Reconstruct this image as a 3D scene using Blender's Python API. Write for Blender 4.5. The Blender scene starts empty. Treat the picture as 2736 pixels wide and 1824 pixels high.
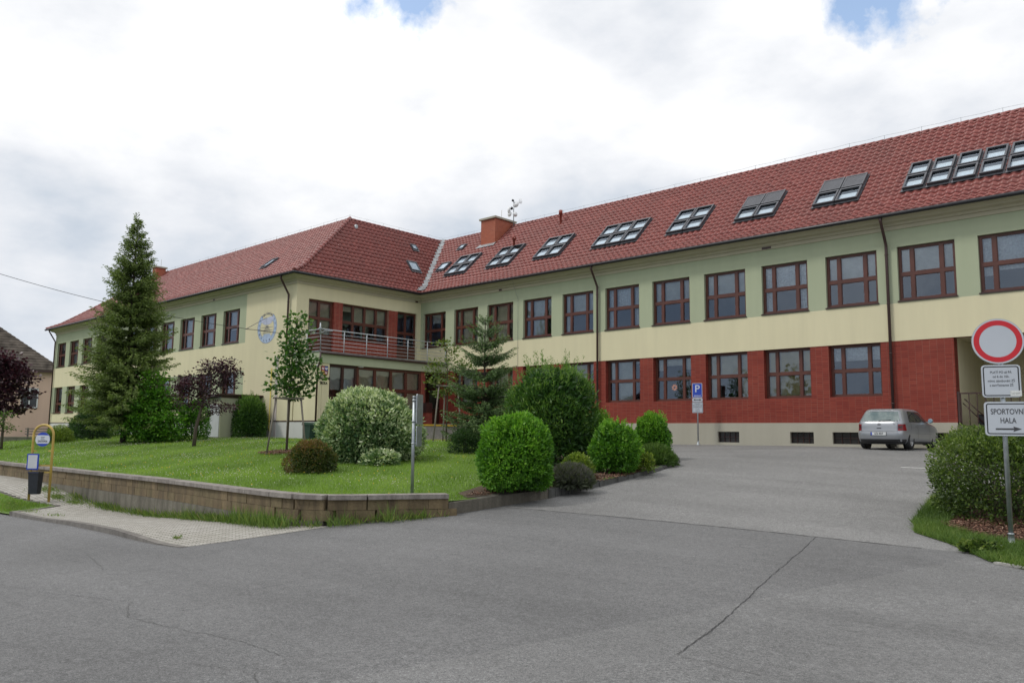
import bpy, bmesh, math, random
import numpy as np
from mathutils import Vector, Matrix
random.seed(7)
RNG = np.random.default_rng(11)
SC = bpy.context.scene
COL = SC.collection
R = math.radians
# ------------------------------------------------------------------ object helpers
def tag(o, label=None, cat=None, group=None, kind=None):
    if label: o['label'] = label
    if cat: o['category'] = cat
    if group: o['group'] = group
    if kind: o['kind'] = kind
    return o
def empty(name, loc, label, cat, group=None, rz=0, sc=1):
    o = bpy.data.objects.new(name, None); COL.objects.link(o)
    o.location = loc; o.rotation_euler = (0, 0, rz); o.scale = (sc, sc, sc)
    o.empty_display_size = .2
    return tag(o, label, cat, group)
def link(name, me, parent=None):
    o = bpy.data.objects.new(name, me); COL.objects.link(o)
    if parent is not None: o.parent = parent
    return o
class MB:
    """collects shapes and links them as one mesh object"""
    def __init__(s): s.v = []; s.f = []; s.m = []; s.sm = []
    def face(s, idx, m=0, sm=False): s.f.append(tuple(idx)); s.m.append(m); s.sm.append(sm)
    def poly(s, pts, m=0):
        b = len(s.v); s.v += [tuple(p) for p in pts]; s.face(range(b, b + len(pts)), m)
    def box(s, a, b, m=0):
        x0, y0, z0 = [min(p, q) for p, q in zip(a, b)]; x1, y1, z1 = [max(p, q) for p, q in zip(a, b)]
        n = len(s.v)
        s.v += [(x0,y0,z0),(x1,y0,z0),(x1,y1,z0),(x0,y1,z0),(x0,y0,z1),(x1,y0,z1),(x1,y1,z1),(x0,y1,z1)]
        for q in ((0,3,2,1),(4,5,6,7),(0,1,5,4),(1,2,6,5),(2,3,7,6),(3,0,4,7)): s.face([n+i for i in q], m)
    def obox(s, o, ax, ay, az, m=0):
        """box from corner o with edge vectors"""
        o, ax, ay, az = map(Vector, (o, ax, ay, az)); n = len(s.v)
        s.v += [tuple(p) for p in (o, o+ax, o+ax+ay, o+ay, o+az, o+ax+az, o+ax+ay+az, o+ay+az)]
        flip = ax.cross(ay).dot(az) < 0
        for q in ((0,3,2,1),(4,5,6,7),(0,1,5,4),(1,2,6,5),(2,3,7,6),(3,0,4,7)):
            q = [n+i for i in q]; s.face(q[::-1] if flip else q, m)
    def tube(s, pts, r, n=8, m=0, cap=True, sm=True):
        pts = [Vector(p) for p in pts]; rr = r if hasattr(r, '__len__') else [r]*len(pts)
        base = len(s.v); up = None
        for i, p in enumerate(pts):
            a = pts[max(i-1, 0)]; b = pts[min(i+1, len(pts)-1)]
            t = (b-a).normalized()
            if up is None:
                up = Vector((0,0,1)) if abs(t.z) < .9 else Vector((1,0,0))
            x = t.cross(up).normalized(); y = x.cross(t).normalized(); up = y
            for k in range(n):
                an = 2*math.pi*k/n
                s.v.append(tuple(p + x*(math.cos(an)*rr[i]) + y*(math.sin(an)*rr[i])))
        for i in range(len(pts)-1):
            for k in range(n):
                a = base+i*n+k; b = base+i*n+(k+1) % n
                s.face((a, b, b+n, a+n), m, sm)
        if cap:
            s.face([base+k for k in range(n)][::-1], m); e = base+(len(pts)-1)*n
            s.face([e+k for k in range(n)], m)
    def lathe(s, prof, c, axis='z', n=24, m=0, sm=True):
        """prof: (radius, along)"""
        base = len(s.v); c = Vector(c)
        for (r, h) in prof:
            for k in range(n):
                a = 2*math.pi*k/n; u, w = r*math.cos(a), r*math.sin(a)
                d = {'z': (u, w, h), 'y': (u, h, w), 'x': (h, u, w)}[axis]
                s.v.append(tuple(c+Vector(d)))
        for i in range(len(prof)-1):
            for k in range(n):
                a = base+i*n+k; b = base+i*n+(k+1) % n
                s.face((a, b, b+n, a+n), m, sm)
    def prism(s, pts2, o, u, w, d, m=0):
        """2D outline pts2 in axes u,w from o, extruded by vector d"""
        o, u, w, d = map(Vector, (o, u, w, d)); n = len(pts2); b = len(s.v)
        P = [o+u*p[0]+w*p[1] for p in pts2]
        s.v += [tuple(p) for p in P]+[tuple(p+d) for p in P]
        s.face([b+i for i in range(n)][::-1], m); s.face([b+n+i for i in range(n)], m)
        for i in range(n):
            j = (i+1) % n; s.face((b+i, b+j, b+n+j, b+n+i), m)
    def build(s, name, mats, parent=None, loc=None):
        me = bpy.data.meshes.new(name); me.from_pydata(s.v, [], s.f)
        if not isinstance(mats, (list, tuple)): mats = [mats]
        for a in mats: me.materials.append(a)
        me.polygons.foreach_set('material_index', s.m); me.polygons.foreach_set('use_smooth', s.sm)
        me.update()
        return link(name, me, parent)
def npmesh(name, V, F, mat, parent=None, tint=None, smooth=False):
    """fast mesh from numpy arrays, F is (n,k)"""
    me = bpy.data.meshes.new(name); n, k = F.shape
    me.vertices.add(len(V)); me.vertices.foreach_set('co', np.ascontiguousarray(V, dtype=np.float32).ravel())
    me.loops.add(n*k); me.loops.foreach_set('vertex_index', F.astype(np.int32).ravel())
    me.polygons.add(n); me.polygons.foreach_set('loop_start', np.arange(0, n*k, k, dtype=np.int32))
    for a in (mat if isinstance(mat, (list, tuple)) else [mat]): me.materials.append(a)
    if smooth: me.polygons.foreach_set('use_smooth', np.ones(n, dtype=bool))
    me.update(calc_edges=True)
    if tint is not None:
        at = me.attributes.new('tint', 'FLOAT', 'FACE'); at.data.foreach_set('value', tint.astype(np.float32))
    return link(name, me, parent)
# ------------------------------------------------------------------ materials
def newmat(name):
    m = bpy.data.materials.new(name); m.use_nodes = True; nt = m.node_tree; nt.nodes.clear()
    out = nt.nodes.new('ShaderNodeOutputMaterial'); b = nt.nodes.new('ShaderNodeBsdfPrincipled')
    nt.links.new(b.outputs[0], out.inputs[0])
    return m, nt, b, out
def N(nt, t, **kw):
    n = nt.nodes.new('ShaderNode'+t)
    for k, v in kw.items():
        if k.startswith('_'): setattr(n, k[1:], v)
        else: n.inputs[k.replace('__', ' ')].default_value = v
    return n
def L(nt, a, b): nt.links.new(a, b)
def c4(c): return (c[0], c[1], c[2], 1)
def objco(nt, swap=None):
    tc = N(nt, 'TexCoord'); o = tc.outputs['Object']
    if swap:
        sp = N(nt, 'SeparateXYZ'); L(nt, o, sp.inputs[0]); cb = N(nt, 'CombineXYZ')
        for i, a in enumerate(swap):
            if a in 'XYZ': L(nt, sp.outputs[a], cb.inputs[i])
        o = cb.outputs[0]
    return o
def mixc(nt, f, a, b, t='MIX'):
    m = N(nt, 'Mix', _data_type='RGBA', _blend_type=t)
    for i, x in ((0, f), (6, a), (7, b)):
        if hasattr(x, 'links'): L(nt, x, m.inputs[i])
        elif isinstance(x, (int, float)): m.inputs[i].default_value = x
        else: m.inputs[i].default_value = c4(x)
    return m.outputs[2]
def ramp(nt, f, stops):
    r = N(nt, 'ValToRGB'); L(nt, f, r.inputs[0]); e = r.color_ramp.elements
    while len(e) < len(stops): e.new(.5)
    for q, (p, c) in zip(e, stops):
        q.position = p; q.color = c4(c) if hasattr(c, '__len__') else (c, c, c, 1)
    return r.outputs[0]
def noise(nt, vec, scale, detail=4, rough=.55, dist=0):
    n = N(nt, 'TexNoise', Scale=scale, Detail=detail, Roughness=rough, Distortion=dist)
    if vec is not None: L(nt, vec, n.inputs['Vector'])
    return n.outputs['Fac']
def bump(nt, b, h, strength=.3, dist=.01):
    bp = N(nt, 'Bump', Strength=strength, Distance=dist); L(nt, h, bp.inputs['Height']); L(nt, bp.outputs[0], b.inputs['Normal'])
def plain(name, c, rough=.6, metal=0, var=.12, scale=3, spec=.5, bmp=0, bscale=60):
    m, nt, b, o = newmat(name); co = objco(nt)
    f = noise(nt, co, scale, 5)
    d = tuple(x*(1-var) for x in c); l = tuple(min(1, x*(1+var)) for x in c)
    L(nt, ramp(nt, f, [(.3, d), (.7, l)]), b.inputs['Base Color'])
    b.inputs['Roughness'].default_value = rough; b.inputs['Metallic'].default_value = metal
    b.inputs['Specular IOR Level'].default_value = spec
    if bmp: bump(nt, b, noise(nt, co, bscale, 3), bmp, .01)
    return m
def plaster(name, c, swap):
    """render with fine grain, faint vertical rain streaks and blotches"""
    m, nt, b, o = newmat(name); co = objco(nt)
    sp = N(nt, 'Mapping', Scale=(1.4, 1.4, .12)); L(nt, co, sp.inputs[0])
    f = noise(nt, sp.outputs[0], 1.5, 6, .6); g = noise(nt, co, .35, 4)
    a = ramp(nt, f, [(.25, tuple(x*.92 for x in c)), (.6, c), (.85, tuple(min(1, x*1.05) for x in c))])
    a2 = mixc(nt, ramp(nt, g, [(.35, 0.0), (.75, .35)]), a, tuple(x*.86 for x in c))
    h = noise(nt, co, 45, 3, .7)
    a3 = mixc(nt, ramp(nt, h, [(.3, .18), (.6, 0.0)]), a2, tuple(x*.72 for x in c))
    L(nt, a3, b.inputs['Base Color']); b.inputs['Roughness'].default_value = .92
    b.inputs['Specular IOR Level'].default_value = .2
    bump(nt, b, h, .35, .02)
    return m
def bricks(name, c1, c2, mortar, w, h, ms, swap, off=0., rough=.6, bmp=.4, soft=.0):
    m, nt, b, o = newmat(name); co = objco(nt, swap)
    t = N(nt, 'TexBrick', _offset=off, Scale=1., **{'Mortar__Size': ms, 'Brick__Width': w, 'Row__Height': h, 'Mortar__Smooth': .2, 'Bias': 0.})
    L(nt, co, t.inputs['Vector']); t.inputs['Color1'].default_value = c4(c1); t.inputs['Color2'].default_value = c4(c2)
    f = noise(nt, objco(nt), 1.1, 5)
    mo = mixc(nt, ramp(nt, f, [(.35, 0.0), (.65, 1.0)]), mortar, tuple(x*.5+y*.5 for x, y in zip(mortar, c1)))
    L(nt, mo, t.inputs['Mortar'])
    g = noise(nt, objco(nt), .8, 5, .6)
    col = mixc(nt, ramp(nt, g, [(.3, .0), (.8, .45)]), t.outputs['Color'], tuple(x*.7 for x in c1))
    L(nt, col, b.inputs['Base Color']); b.inputs['Roughness'].default_value = rough; b.inputs['Specular IOR Level'].default_value = .25
    inv = N(nt, 'Math', _operation='SUBTRACT'); inv.inputs[0].default_value = 1; L(nt, t.outputs['Fac'], inv.inputs[1])
    bump(nt, b, inv.outputs[0], bmp, .008)
    return m
def leafmat(name, cols, rough=.5, trans=.35, tcol=None):
    """cols: ramp over the per-leaf tint attribute"""
    m, nt, b, out = newmat(name)
    a = N(nt, 'Attribute', _attribute_name='tint')
    n = len(cols); cr = ramp(nt, a.outputs['Fac'], [(i/(n-1), tuple(x*1.14 for x in c)) for i, c in enumerate(cols)])
    L(nt, cr, b.inputs['Base Color']); b.inputs['Roughness'].default_value = rough
    b.inputs['Specular IOR Level'].default_value = .35
    t = N(nt, 'BsdfTranslucent'); L(nt, mixc(nt, 1., cr, tcol or (1.15, 1.25, .6), 'MULTIPLY'), t.inputs[0])
    mx = N(nt, 'MixShader', Fac=trans); L(nt, b.outputs[0], mx.inputs[1]); L(nt, t.outputs[0], mx.inputs[2])
    L(nt, mx.outputs[0], out.inputs[0])
    return m
YEL = (.69, .635, .43); GRN = (.41, .45, .31)
M = {}
M['yellow'] = plaster('yellow_plaster', YEL, None)
M['green'] = plaster('green_plaster', GRN, None)
M['white_plinth'] = plaster('pale_plinth', (.60, .60, .58), None)
M['plinth'] = plaster('grey_plinth', (.40, .38, .31), None)
M['cornice'] = plaster('cornice_render', (.50, .46, .345), None)
M['brickx'] = bricks('clinker_strips_x', (.19, .026, .018), (.255, .042, .026), (.25, .12, .085), .25, .072, .006, 'XZ0')
M['bricky'] = bricks('clinker_strips_y', (.20, .030, .022), (.27, .048, .032), (.42, .27, .20), .25, .072, .005, 'YZ0')
M['chim'] = bricks('chimney_brick', (.34, .085, .045), (.42, .115, .06), (.36, .22, .16), .25, .075, .008, 'XZ0', .5)
M['chimy'] = bricks('chimney_brick_side', (.34, .085, .045), (.42, .115, .06), (.36, .22, .16), .25, .075, .008, 'YZ0', .5)
M['frame'] = plain('mahogany_frame', (.092, .028, .018), .4, var=.2, scale=2)
M['frame_dark'] = plain('dark_sill', (.045, .018, .015), .35, var=.2)
M['gutter'] = plain('gutter_metal', (.028, .028, .032), .35, .3)
M['pipe'] = plain('brown_pipe', (.055, .028, .026), .4, .1)
M['skyframe'] = plain('skylight_frame', (.085, .088, .10), .35, .5)
M['zinc'] = plain('zinc', (.28, .30, .31), .45, .6, var=.25)
M['galv'] = plain('galvanised_steel', (.36, .39, .41), .42, .7, var=.2, scale=9)
M['rail'] = plain('rail_steel', (.46, .49, .52), .45, .2)
M['flash'] = plain('balcony_flashing', (.30, .32, .34), .4, .5, var=.3, scale=5)
M['white'] = plain('white_paint', (.70, .71, .72), .5, var=.05)
M['blind0'] = plain('blind_cloth', (.50, .49, .42), .9, var=.1, scale=2)
M['white_backing'] = plain('white_backing', (.82, .84, .86), .8, var=.04)
M['black'] = plain('black_plastic', (.015, .015, .018), .45)
M['dark'] = plain('dark_interior', (.02, .02, .022), .9)
M['asphalt_tar'] = plain('tar_seam', (.035, .035, .035), .9)
M['crack'] = plain('crack_grey', (.075, .074, .07), .95)  # even dark grey of the asphalt cracks
def glassmat(name, tint, refl, rough=.015, dark=(.02, .025, .03), alpha=.75):
    m, nt, b, out = newmat(name); nt.nodes.remove(b)
    tr = N(nt, 'BsdfTransparent', Color=c4(tint)); gl = N(nt, 'BsdfGlossy', Roughness=rough, Color=(.72, .84, 1, 1))
    co = objco(nt); bp = N(nt, 'Bump', Strength=.35, Distance=.03); L(nt, noise(nt, co, 1.1, 2), bp.inputs['Height']); L(nt, bp.outputs[0], gl.inputs['Normal'])
    fr = N(nt, 'Fresnel', IOR=refl); mx = N(nt, 'MixShader')
    L(nt, fr.outputs[0], mx.inputs[0]); L(nt, tr.outputs[0], mx.inputs[1]); L(nt, gl.outputs[0], mx.inputs[2])
    L(nt, mx.outputs[0], out.inputs[0]); return m
M['glass'] = glassmat('window_glass', (.95, .97, .97), 2.2)
M['skyglass'] = glassmat('skylight_glass', (.80, .84, .84), 1.7)
def rooftile():
    m, nt, b, o = newmat('roof_tile'); co = objco(nt)
    f = noise(nt, co, 3.3, 3, .8); g = noise(nt, co, .5, 4)
    v = N(nt, 'TexVoronoi', Scale=3.2); L(nt, co, v.inputs['Vector'])
    a = ramp(nt, f, [(.25, (.155, .030, .025)), (.55, (.225, .054, .044)), (.8, (.30, .088, .068))])
    sv = N(nt, 'SeparateColor'); L(nt, v.outputs['Color'], sv.inputs[0])
    a = mixc(nt, .22, a, mixc(nt, sv.outputs[0], (.13, .026, .022), (.36, .095, .075)))
    a = mixc(nt, ramp(nt, g, [(.42, .0), (.75, .45)]), a, (.15, .055, .045))
    L(nt, a, b.inputs['Base Color']); b.inputs['Roughness'].default_value = .42
    b.inputs['Specular IOR Level'].default_value = .45
    return m
M['tile'] = rooftile()
def asphalt():
    m, nt, b, o = newmat('asphalt'); co = objco(nt)
    sp = N(nt, 'SeparateXYZ'); L(nt, co, sp.inputs[0])
    base = ramp(nt, noise(nt, co, 110, 2, .9), [(.30, .05), (.50, .135), (.62, .18), (.80, .42)])
    mid = mixc(nt, 1., ramp(nt, noise(nt, co, 34, 3, .85), [(.32, .62), (.68, 1.38)]), ramp(nt, noise(nt, co, 9, 4, .7), [(.3, .86), (.7, 1.14)]), 'MULTIPLY')
    big = ramp(nt, noise(nt, co, .28, 5, .6), [(.3, .86), (.5, 1.0), (.75, 1.13)])
    st = N(nt, 'Mapping', Scale=(.12, 1.1, 1)); L(nt, co, st.inputs[0])
    wear = ramp(nt, noise(nt, st.outputs[0], .9, 5, .6), [(.3, .88), (.6, 1.05)])
    a = mixc(nt, 1., base, mid, 'MULTIPLY'); a = mixc(nt, 1., a, big, 'MULTIPLY'); a = mixc(nt, 1., a, wear, 'MULTIPLY')
    # relaid patches: the paler driveway beyond the seam, and the strip right of the second seam
    def step(inp, mul, add):
        q = N(nt, 'Math', _operation='MULTIPLY_ADD', _use_clamp=True); L(nt, inp, q.inputs[0]); q.inputs[1].default_value = mul; q.inputs[2].default_value = add; return q.outputs[0]
    d = N(nt, 'VectorMath', _operation='DOT_PRODUCT'); L(nt, co, d.inputs[0]); d.inputs[1].default_value = (-.09, 1, 0)
    up = step(d.outputs['Value'], 40, -40*13.33)
    a = mixc(nt, up, a, mixc(nt, 1., a, (1.36, 1.35, 1.32), 'MULTIPLY'))
    d2 = N(nt, 'VectorMath', _operation='DOT_PRODUCT'); L(nt, co, d2.inputs[0]); d2.inputs[1].default_value = (1, -.19, 0)
    rt = step(d2.outputs['Value'], 30, 30*5.4+30*.0)
    dn = N(nt, 'Math', _operation='SUBTRACT'); dn.inputs[0].default_value = 1; L(nt, up, dn.inputs[1])
    mm = N(nt, 'Math', _operation='MULTIPLY'); L(nt, rt, mm.inputs[0]); L(nt, dn.outputs[0], mm.inputs[1])
    a = mixc(nt, mm.outputs[0], a, mixc(nt, 1., a, (1.15, 1.15, 1.14), 'MULTIPLY'))
    L(nt, a, b.inputs['Base Color']); b.inputs['Roughness'].default_value = .85; b.inputs['Specular IOR Level'].default_value = .35
    bump(nt, b, noise(nt, co, 90, 3, .8), .6, .006)
    return m
M['asphalt'] = asphalt()
def soilgrass(name, c1, c2, c3):
    m, nt, b, o = newmat(name); co = objco(nt)
    a = ramp(nt, noise(nt, co, 1.1, 6, .6), [(.3, c1), (.6, c2)])
    a = mixc(nt, ramp(nt, noise(nt, co, 30, 4, .8), [(.4, 0.0), (.7, .8)]), a, c3)
    L(nt, a, b.inputs['Base Color']); b.inputs['Roughness'].default_value = .95; bump(nt, b, noise(nt, co, 50, 3), .8, .03)
    return m
M['lawn'] = soilgrass('lawn_base', (.085, .15, .022), (.125, .205, .032), (.055, .10, .018))
M['soil'] = soilgrass('bed_soil', (.055, .038, .024), (.09, .06, .038), (.12, .085, .055))
M['mulch'] = soilgrass('bark_mulch', (.05, .022, .014), (.085, .038, .024), (.15, .075, .05))
M['field'] = soilgrass('far_ground', (.06, .09, .03), (.08, .10, .04), (.05, .07, .025))
def pavers():
    m, nt, b, o = newmat('interlocking_pavers'); co = objco(nt)
    w = N(nt, 'TexWave', Scale=2.6, Distortion=0.); L(nt, co, w.inputs['Vector'])
    ad = N(nt, 'VectorMath', _operation='ADD'); L(nt, co, ad.inputs[0])
    sc = N(nt, 'VectorMath', _operation='SCALE', Scale=.03); L(nt, w.outputs['Color'], sc.inputs[0]); L(nt, sc.outputs[0], ad.inputs[1])
    t = N(nt, 'TexBrick', _offset=.5, Scale=1., **{'Mortar__Size': .009, 'Brick__Width': .2, 'Row__Height': .13, 'Mortar__Smooth': .3})
    L(nt, ad.outputs[0], t.inputs['Vector']); t.inputs['Color1'].default_value = (.30, .285, .255, 1); t.inputs['Color2'].default_value = (.37, .355, .32, 1)
    t.inputs['Mortar'].default_value = (.075, .07, .05, 1)
    g = noise(nt, co, .9, 6, .7)
    a = mixc(nt, ramp(nt, g, [(.45, 0.0), (.8, .6)]), t.outputs['Color'], (.2, .19, .15))
    L(nt, a, b.inputs['Base Color']); b.inputs['Roughness'].default_value = .9
    iv = N(nt, 'Math', _operation='SUBTRACT'); iv.inputs[0].default_value = 1; L(nt, t.outputs['Fac'], iv.inputs[1]); bump(nt, b, iv.outputs[0], .6, .01)
    return m
M['pavers'] = pavers()
def stone(name, c, stain, sc=2.2, bm=.8):
    m, nt, b, o = newmat(name); co = objco(nt)
    f = noise(nt, co, sc, 7, .7); g = noise(nt, co, 26, 5, .75)
    mp = N(nt, 'Mapping', Scale=(2.2, 2.2, .35)); L(nt, co, mp.inputs[0]); s = noise(nt, mp.outputs[0], 2., 5, .65)
    a = ramp(nt, f, [(.3, tuple(x*.7 for x in c)), (.6, c), (.8, tuple(x*1.25 for x in c))])
    a = mixc(nt, ramp(nt, s, [(.42, 0.0), (.68, .8)]), a, stain)
    a = mixc(nt, ramp(nt, g, [(.35, .5), (.6, 0.0)]), a, tuple(x*.4 for x in c))
    L(nt, a, b.inputs['Base Color']); b.inputs['Roughness'].default_value = .93; bump(nt, b, g, bm, .02)
    return m
M['block'] = stone('split_block', (.235, .175, .095), (.055, .04, .028))
M['block2'] = stone('split_block_mossy', (.215, .168, .09), (.07, .055, .028))
M['block3'] = stone('split_block_dark', (.195, .145, .08), (.06, .045, .028))
M['cap'] = stone('coping_slab', (.33, .30, .27), (.12, .10, .09), 3)
M['concrete'] = stone('old_concrete', (.20, .185, .145), (.07, .06, .045), 1.6)
M['curb'] = stone('weathered_curb', (.17, .155, .125), (.07, .062, .05), 1.6)
M['sett'] = stone('stone_sett', (.13, .132, .125), (.04, .04, .036), 2)
M['kerb'] = stone('kerb_stone', (.22, .205, .185), (.10, .09, .08), 2, .4)
M['bark'] = stone('bark', (.12, .095, .07), (.05, .04, .03), 6, 1)
M['darkbark'] = stone('dark_bark', (.06, .045, .035), (.025, .02, .016), 6, 1)
M['stake'] = stone('weathered_stake', (.26, .23, .19), (.13, .11, .09), 5, .4)
M['wood_old'] = stone('grey_wood', (.22, .20, .17), (.1, .09, .08), 5, .4)
# ------------------------------------------------------------------ terrain
def tps(pts):
    P = np.array(pts, float); n = len(P); S = 20.; X = P[:, :2]/S
    U = lambda r2: np.where(r2 > 1e-12, r2*np.log(np.maximum(r2, 1e-12)), 0)
    K = U(((X[:, None]-X[None])**2).sum(-1))+np.eye(n)*.02
    Q = np.hstack([np.ones((n, 1)), X]); A = np.zeros((n+3, n+3)); A[:n, :n] = K; A[:n, n:] = Q; A[n:, :n] = Q.T
    w = np.linalg.solve(A, np.r_[P[:, 2], 0, 0, 0])
    def f(x, y):
        x = np.atleast_1d(np.asarray(x, float))/S; y = np.atleast_1d(np.asarray(y, float))/S
        d = (x[..., None]-X[:, 0])**2+(y[..., None]-X[:, 1])**2
        return U(d)@w[:n]+w[n]+w[n+1]*x+w[n+2]*y
    return f
# surveyed heights, relative to the photographer's eye (z = 0)
ASP = [(0,0,-1.6),(-6,0,-1.7),(-14,0,-1.95),(-25,0,-2.3),(-45,0,-2.9),(-80,0,-3.9),(12,0,-1.4),(40,0,-.9),(0,-20,-1.6),(-30,-20,-2.4),(30,-20,-1.0),
 (-2.8,14.1,-1.6),(-5,10,-1.62),(-11.4,10.3,-1.62),(-12.6,8.7,-1.74),(-13,6.2,-1.88),(-23,6.4,-2.2),(-45,6,-2.85),(-80,6,-3.9),
 (-11,12.4,-1.5),(-5,18,-1.25),(-12,21,-.78),(-8,24,-.68),(-15,26,-.5),(-9.5,28,-.33),(5,22,-.8),(5,14,-1.45),
 (-36,32,-.4),(-20,32,-.36),(-10,32,-.345),(0,32,-.34),(12,32,-.3),(15,24,-.5),(40,32,.1),(-28,29,-.4)]
LAWN = [(-11.9,11.1,-1.35),(-11.9,12.8,-1.25),(-11.8,13.9,-1.21),(-11.9,15.4,-1.13),(-12,16.8,-1.05),(-12.2,18.7,-.89),(-12.5,20.3,-.78),(-13.4,22,-.66),(-14.4,23.3,-.58),(-12.7,8.8,-1.22),(-16,8.6,-1.22),(-25,8.8,-1.24),(-33,9,-1.26),(-45,9,-1.4),(-60,9,-1.8),(-85,8,-2.5),
 (-16,15,-.9),(-25,15,-.75),(-35,15,-.68),(-45,15,-.7),(-60,15,-1.0),(-85,15,-1.6),
 (-25,21,-.35),(-36,21,-.35),(-50,21,-.35),(-65,21,-.5),(-85,22,-.9),(-13.4,18,-.88),(-13.2,14,-1.08),(-25,27,-.3),(-34,27,-.33),(-85,40,-.5),(-20,29,-.35)]
PAV = [(-12.9,6.1,-1.86),(-12.6,8.8,-1.73),(-16.05,6.26,-1.86),(-19.1,6.5,-1.95),(-23.4,6.65,-2.07),(-25.2,7.7,-2.1),(-16.6,8.6,-1.92),(-20,8.7,-2.12),(-23.2,8.7,-2.12),(-25.5,8.9,-1.9),
 (-28.5,8.9,-1.66),(-31,8.9,-1.64),(-34.2,9,-1.65),(-45,9,-1.8),(-60,9,-2.3),(-28,7.6,-1.82),(-35,7.3,-1.75),(-45,7.3,-1.9),(-60,7.3,-2.4)]
za = tps(ASP); zl = tps(LAWN); zp_ = tps(PAV)
def zp(x, y):
    t = np.clip((np.asarray(x, float)+15.2)/2.0, 0, 1); t = t*t*(3-2*t); return zp_(x, y)*(1-t)+(za(x, y)+.006)*t
def z1(fn, x, y): return float(fn(x, y)[0])
def sheet(name, poly, fn, mat, step=1., off=0., parent=None):
    """a ground sheet: polygon cut on a grid and laid over the height function"""
    bm = bmesh.new(); bm.faces.new([bm.verts.new((x, y, 0)) for x, y in poly])
    xs = [p[0] for p in poly]; ys = [p[1] for p in poly]
    for ax, lo, hi in ((0, min(xs), max(xs)), (1, min(ys), max(ys))):
        k = math.ceil(lo/step)*step
        while k < hi:
            no = [0, 0, 0]; no[ax] = 1; co = [0, 0, 0]; co[ax] = k
            bmesh.ops.bisect_plane(bm, geom=bm.verts[:]+bm.edges[:]+bm.faces[:], plane_co=co, plane_no=no); k += step
    vs = bm.verts[:]; Z = fn(np.array([v.co.x for v in vs]), np.array([v.co.y for v in vs]))
    for v, z in zip(vs, Z): v.co.z = z+off
    for f in bm.faces:
        if f.normal.z < 0: f.normal_flip()
        f.smooth = True
    bmesh.ops.triangulate(bm, faces=[f for f in bm.faces if len(f.verts) > 4])
    me = bpy.data.meshes.new(name); bm.to_mesh(me); bm.free(); me.materials.append(mat)
    return link(name, me, parent)
def inpoly(x, y, poly):
    x = np.asarray(x); y = np.asarray(y); c = np.zeros(x.shape, bool); n = len(poly)
    for i in range(n):
        x0, y0 = poly[i]; x1, y1 = poly[(i+1) % n]
        if y0 == y1: continue
        c ^= ((y0 > y) != (y1 > y)) & (x < (x1-x0)*(y-y0)/(y1-y0)+x0)
    return c
# wall / curb line measured on the ground
WALL = [(-60,9.2),(-45,9.1),(-34.23,9.1),(-31.06,9.06),(-28.48,9.03),(-25.83,9.02),(-23.17,9.0),(-20.5,8.98),(-18.35,8.9),(-16.6,8.78),(-15.3,8.72),(-14.3,8.68),(-13.6,8.73),(-13.02,8.99),(-12.59,9.58),(-12.21,10.28),(-11.8,10.95)]
CURB = [(-11.8,10.95),(-11.78,12.0),(-11.74,12.9),(-11.68,13.87),(-11.81,15.4),(-11.88,16.82),(-12.07,18.74),(-12.34,20.32),(-12.72,21.2),(-13.3,22.1),(-14.35,23.4),(-16.5,24.8),(-20,26.2),(-24,27.2),(-30.5,27.6)]
LAWNP = WALL+CURB[1:]+[(-31,25.4),(-34.7,25.2),(-34.7,23.3),(-88,23.3),(-88,9.4)]
KERB = [(-12.88,6.09),(-13.65,6.06),(-14.8,6.13),(-16.05,6.26),(-19.14,6.5),(-23.39,6.62)]
ROADP = [(-90,-25),(45,-25),(45,31.97),(-33,31.97),(-30.5,27.2)]+CURB[::-1][1:]+[(-12.4,10.3),(-12.9,9.5),(-13.4,8.75),(-13.9,6.6),(-19.14,6.8),(-23.3,7.0),(-28,6.9),(-45,6.6),(-90,6.1)]
road = tag(sheet('road', ROADP, za, M['asphalt'], 1.), kind='structure', label='grey asphalt street and driveway')
PATCHP = [(-90,5.9),(-45,6.25),(-28,6.5),(-23.5,6.62),(-24.2,7.9),(-26.2,7.45),(-30,7.2),(-45,7.1),(-90,7.1)]
def zpatch(x, y):
    t = np.clip((np.asarray(y)-6.3)/1.0, 0, 1); return (za(x, y)+.004)*(1-t)+(zp(x, y)+.02)*t
sheet('verge', PATCHP, zpatch, M['lawn'], .5)['kind'] = 'structure'
PAVP = KERB+[(-24.25,7.95),(-26.2,7.5),(-30,7.25),(-45,7.15),(-60,7.1),(-60,9.15),(-45,9.05),(-34.2,9.05),(-28.5,8.98),(-23.2,8.95),(-18.35,8.85),(-15.3,8.66),(-13.6,8.66),(-12.75,8.85)]
sheet('pavement', PAVP, zp, M['pavers'], .4)['kind'] = 'structure'
sheet('lawn_ground', LAWNP, zl, M['lawn'], .5)['kind'] = 'structure'
BED = [(-11.9,11.6),(-11.9,12.9),(-11.85,13.87),(-11.97,15.4),(-12.03,16.82),(-12.22,18.74),(-12.5,20.32),(-13.4,21.9),(-14.5,23.1),(-16.4,23.6),(-17.0,21.5),(-15.6,18),(-14.2,15.5),(-13.0,13.2),(-12.5,11.9)]
sheet('flower_bed', BED, zl, M['soil'], .5, .012)['kind'] = 'structure'
VERGE = [(-4.45,15.3),(-4.2,14.4),(-3.55,13.75),(-3.1,13.1),(-2.71,12.45),(-2.25,12.1),(-1,11.6),(2,11.2),(8,11.2),(8,20),(5,24),(-3.5,23),(-4.9,18)]
sheet('grass_verge', VERGE, lambda x, y: za(x, y)+.014, M['lawn'], .5)['kind'] = 'structure'
MUL = [(-4.2,15.2),(-3.8,14.6),(-3.2,14.35),(-2.4,14.35),(-1,14.2),(4,14),(4,19),(-3.5,22),(-4.6,17.5)]
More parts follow.
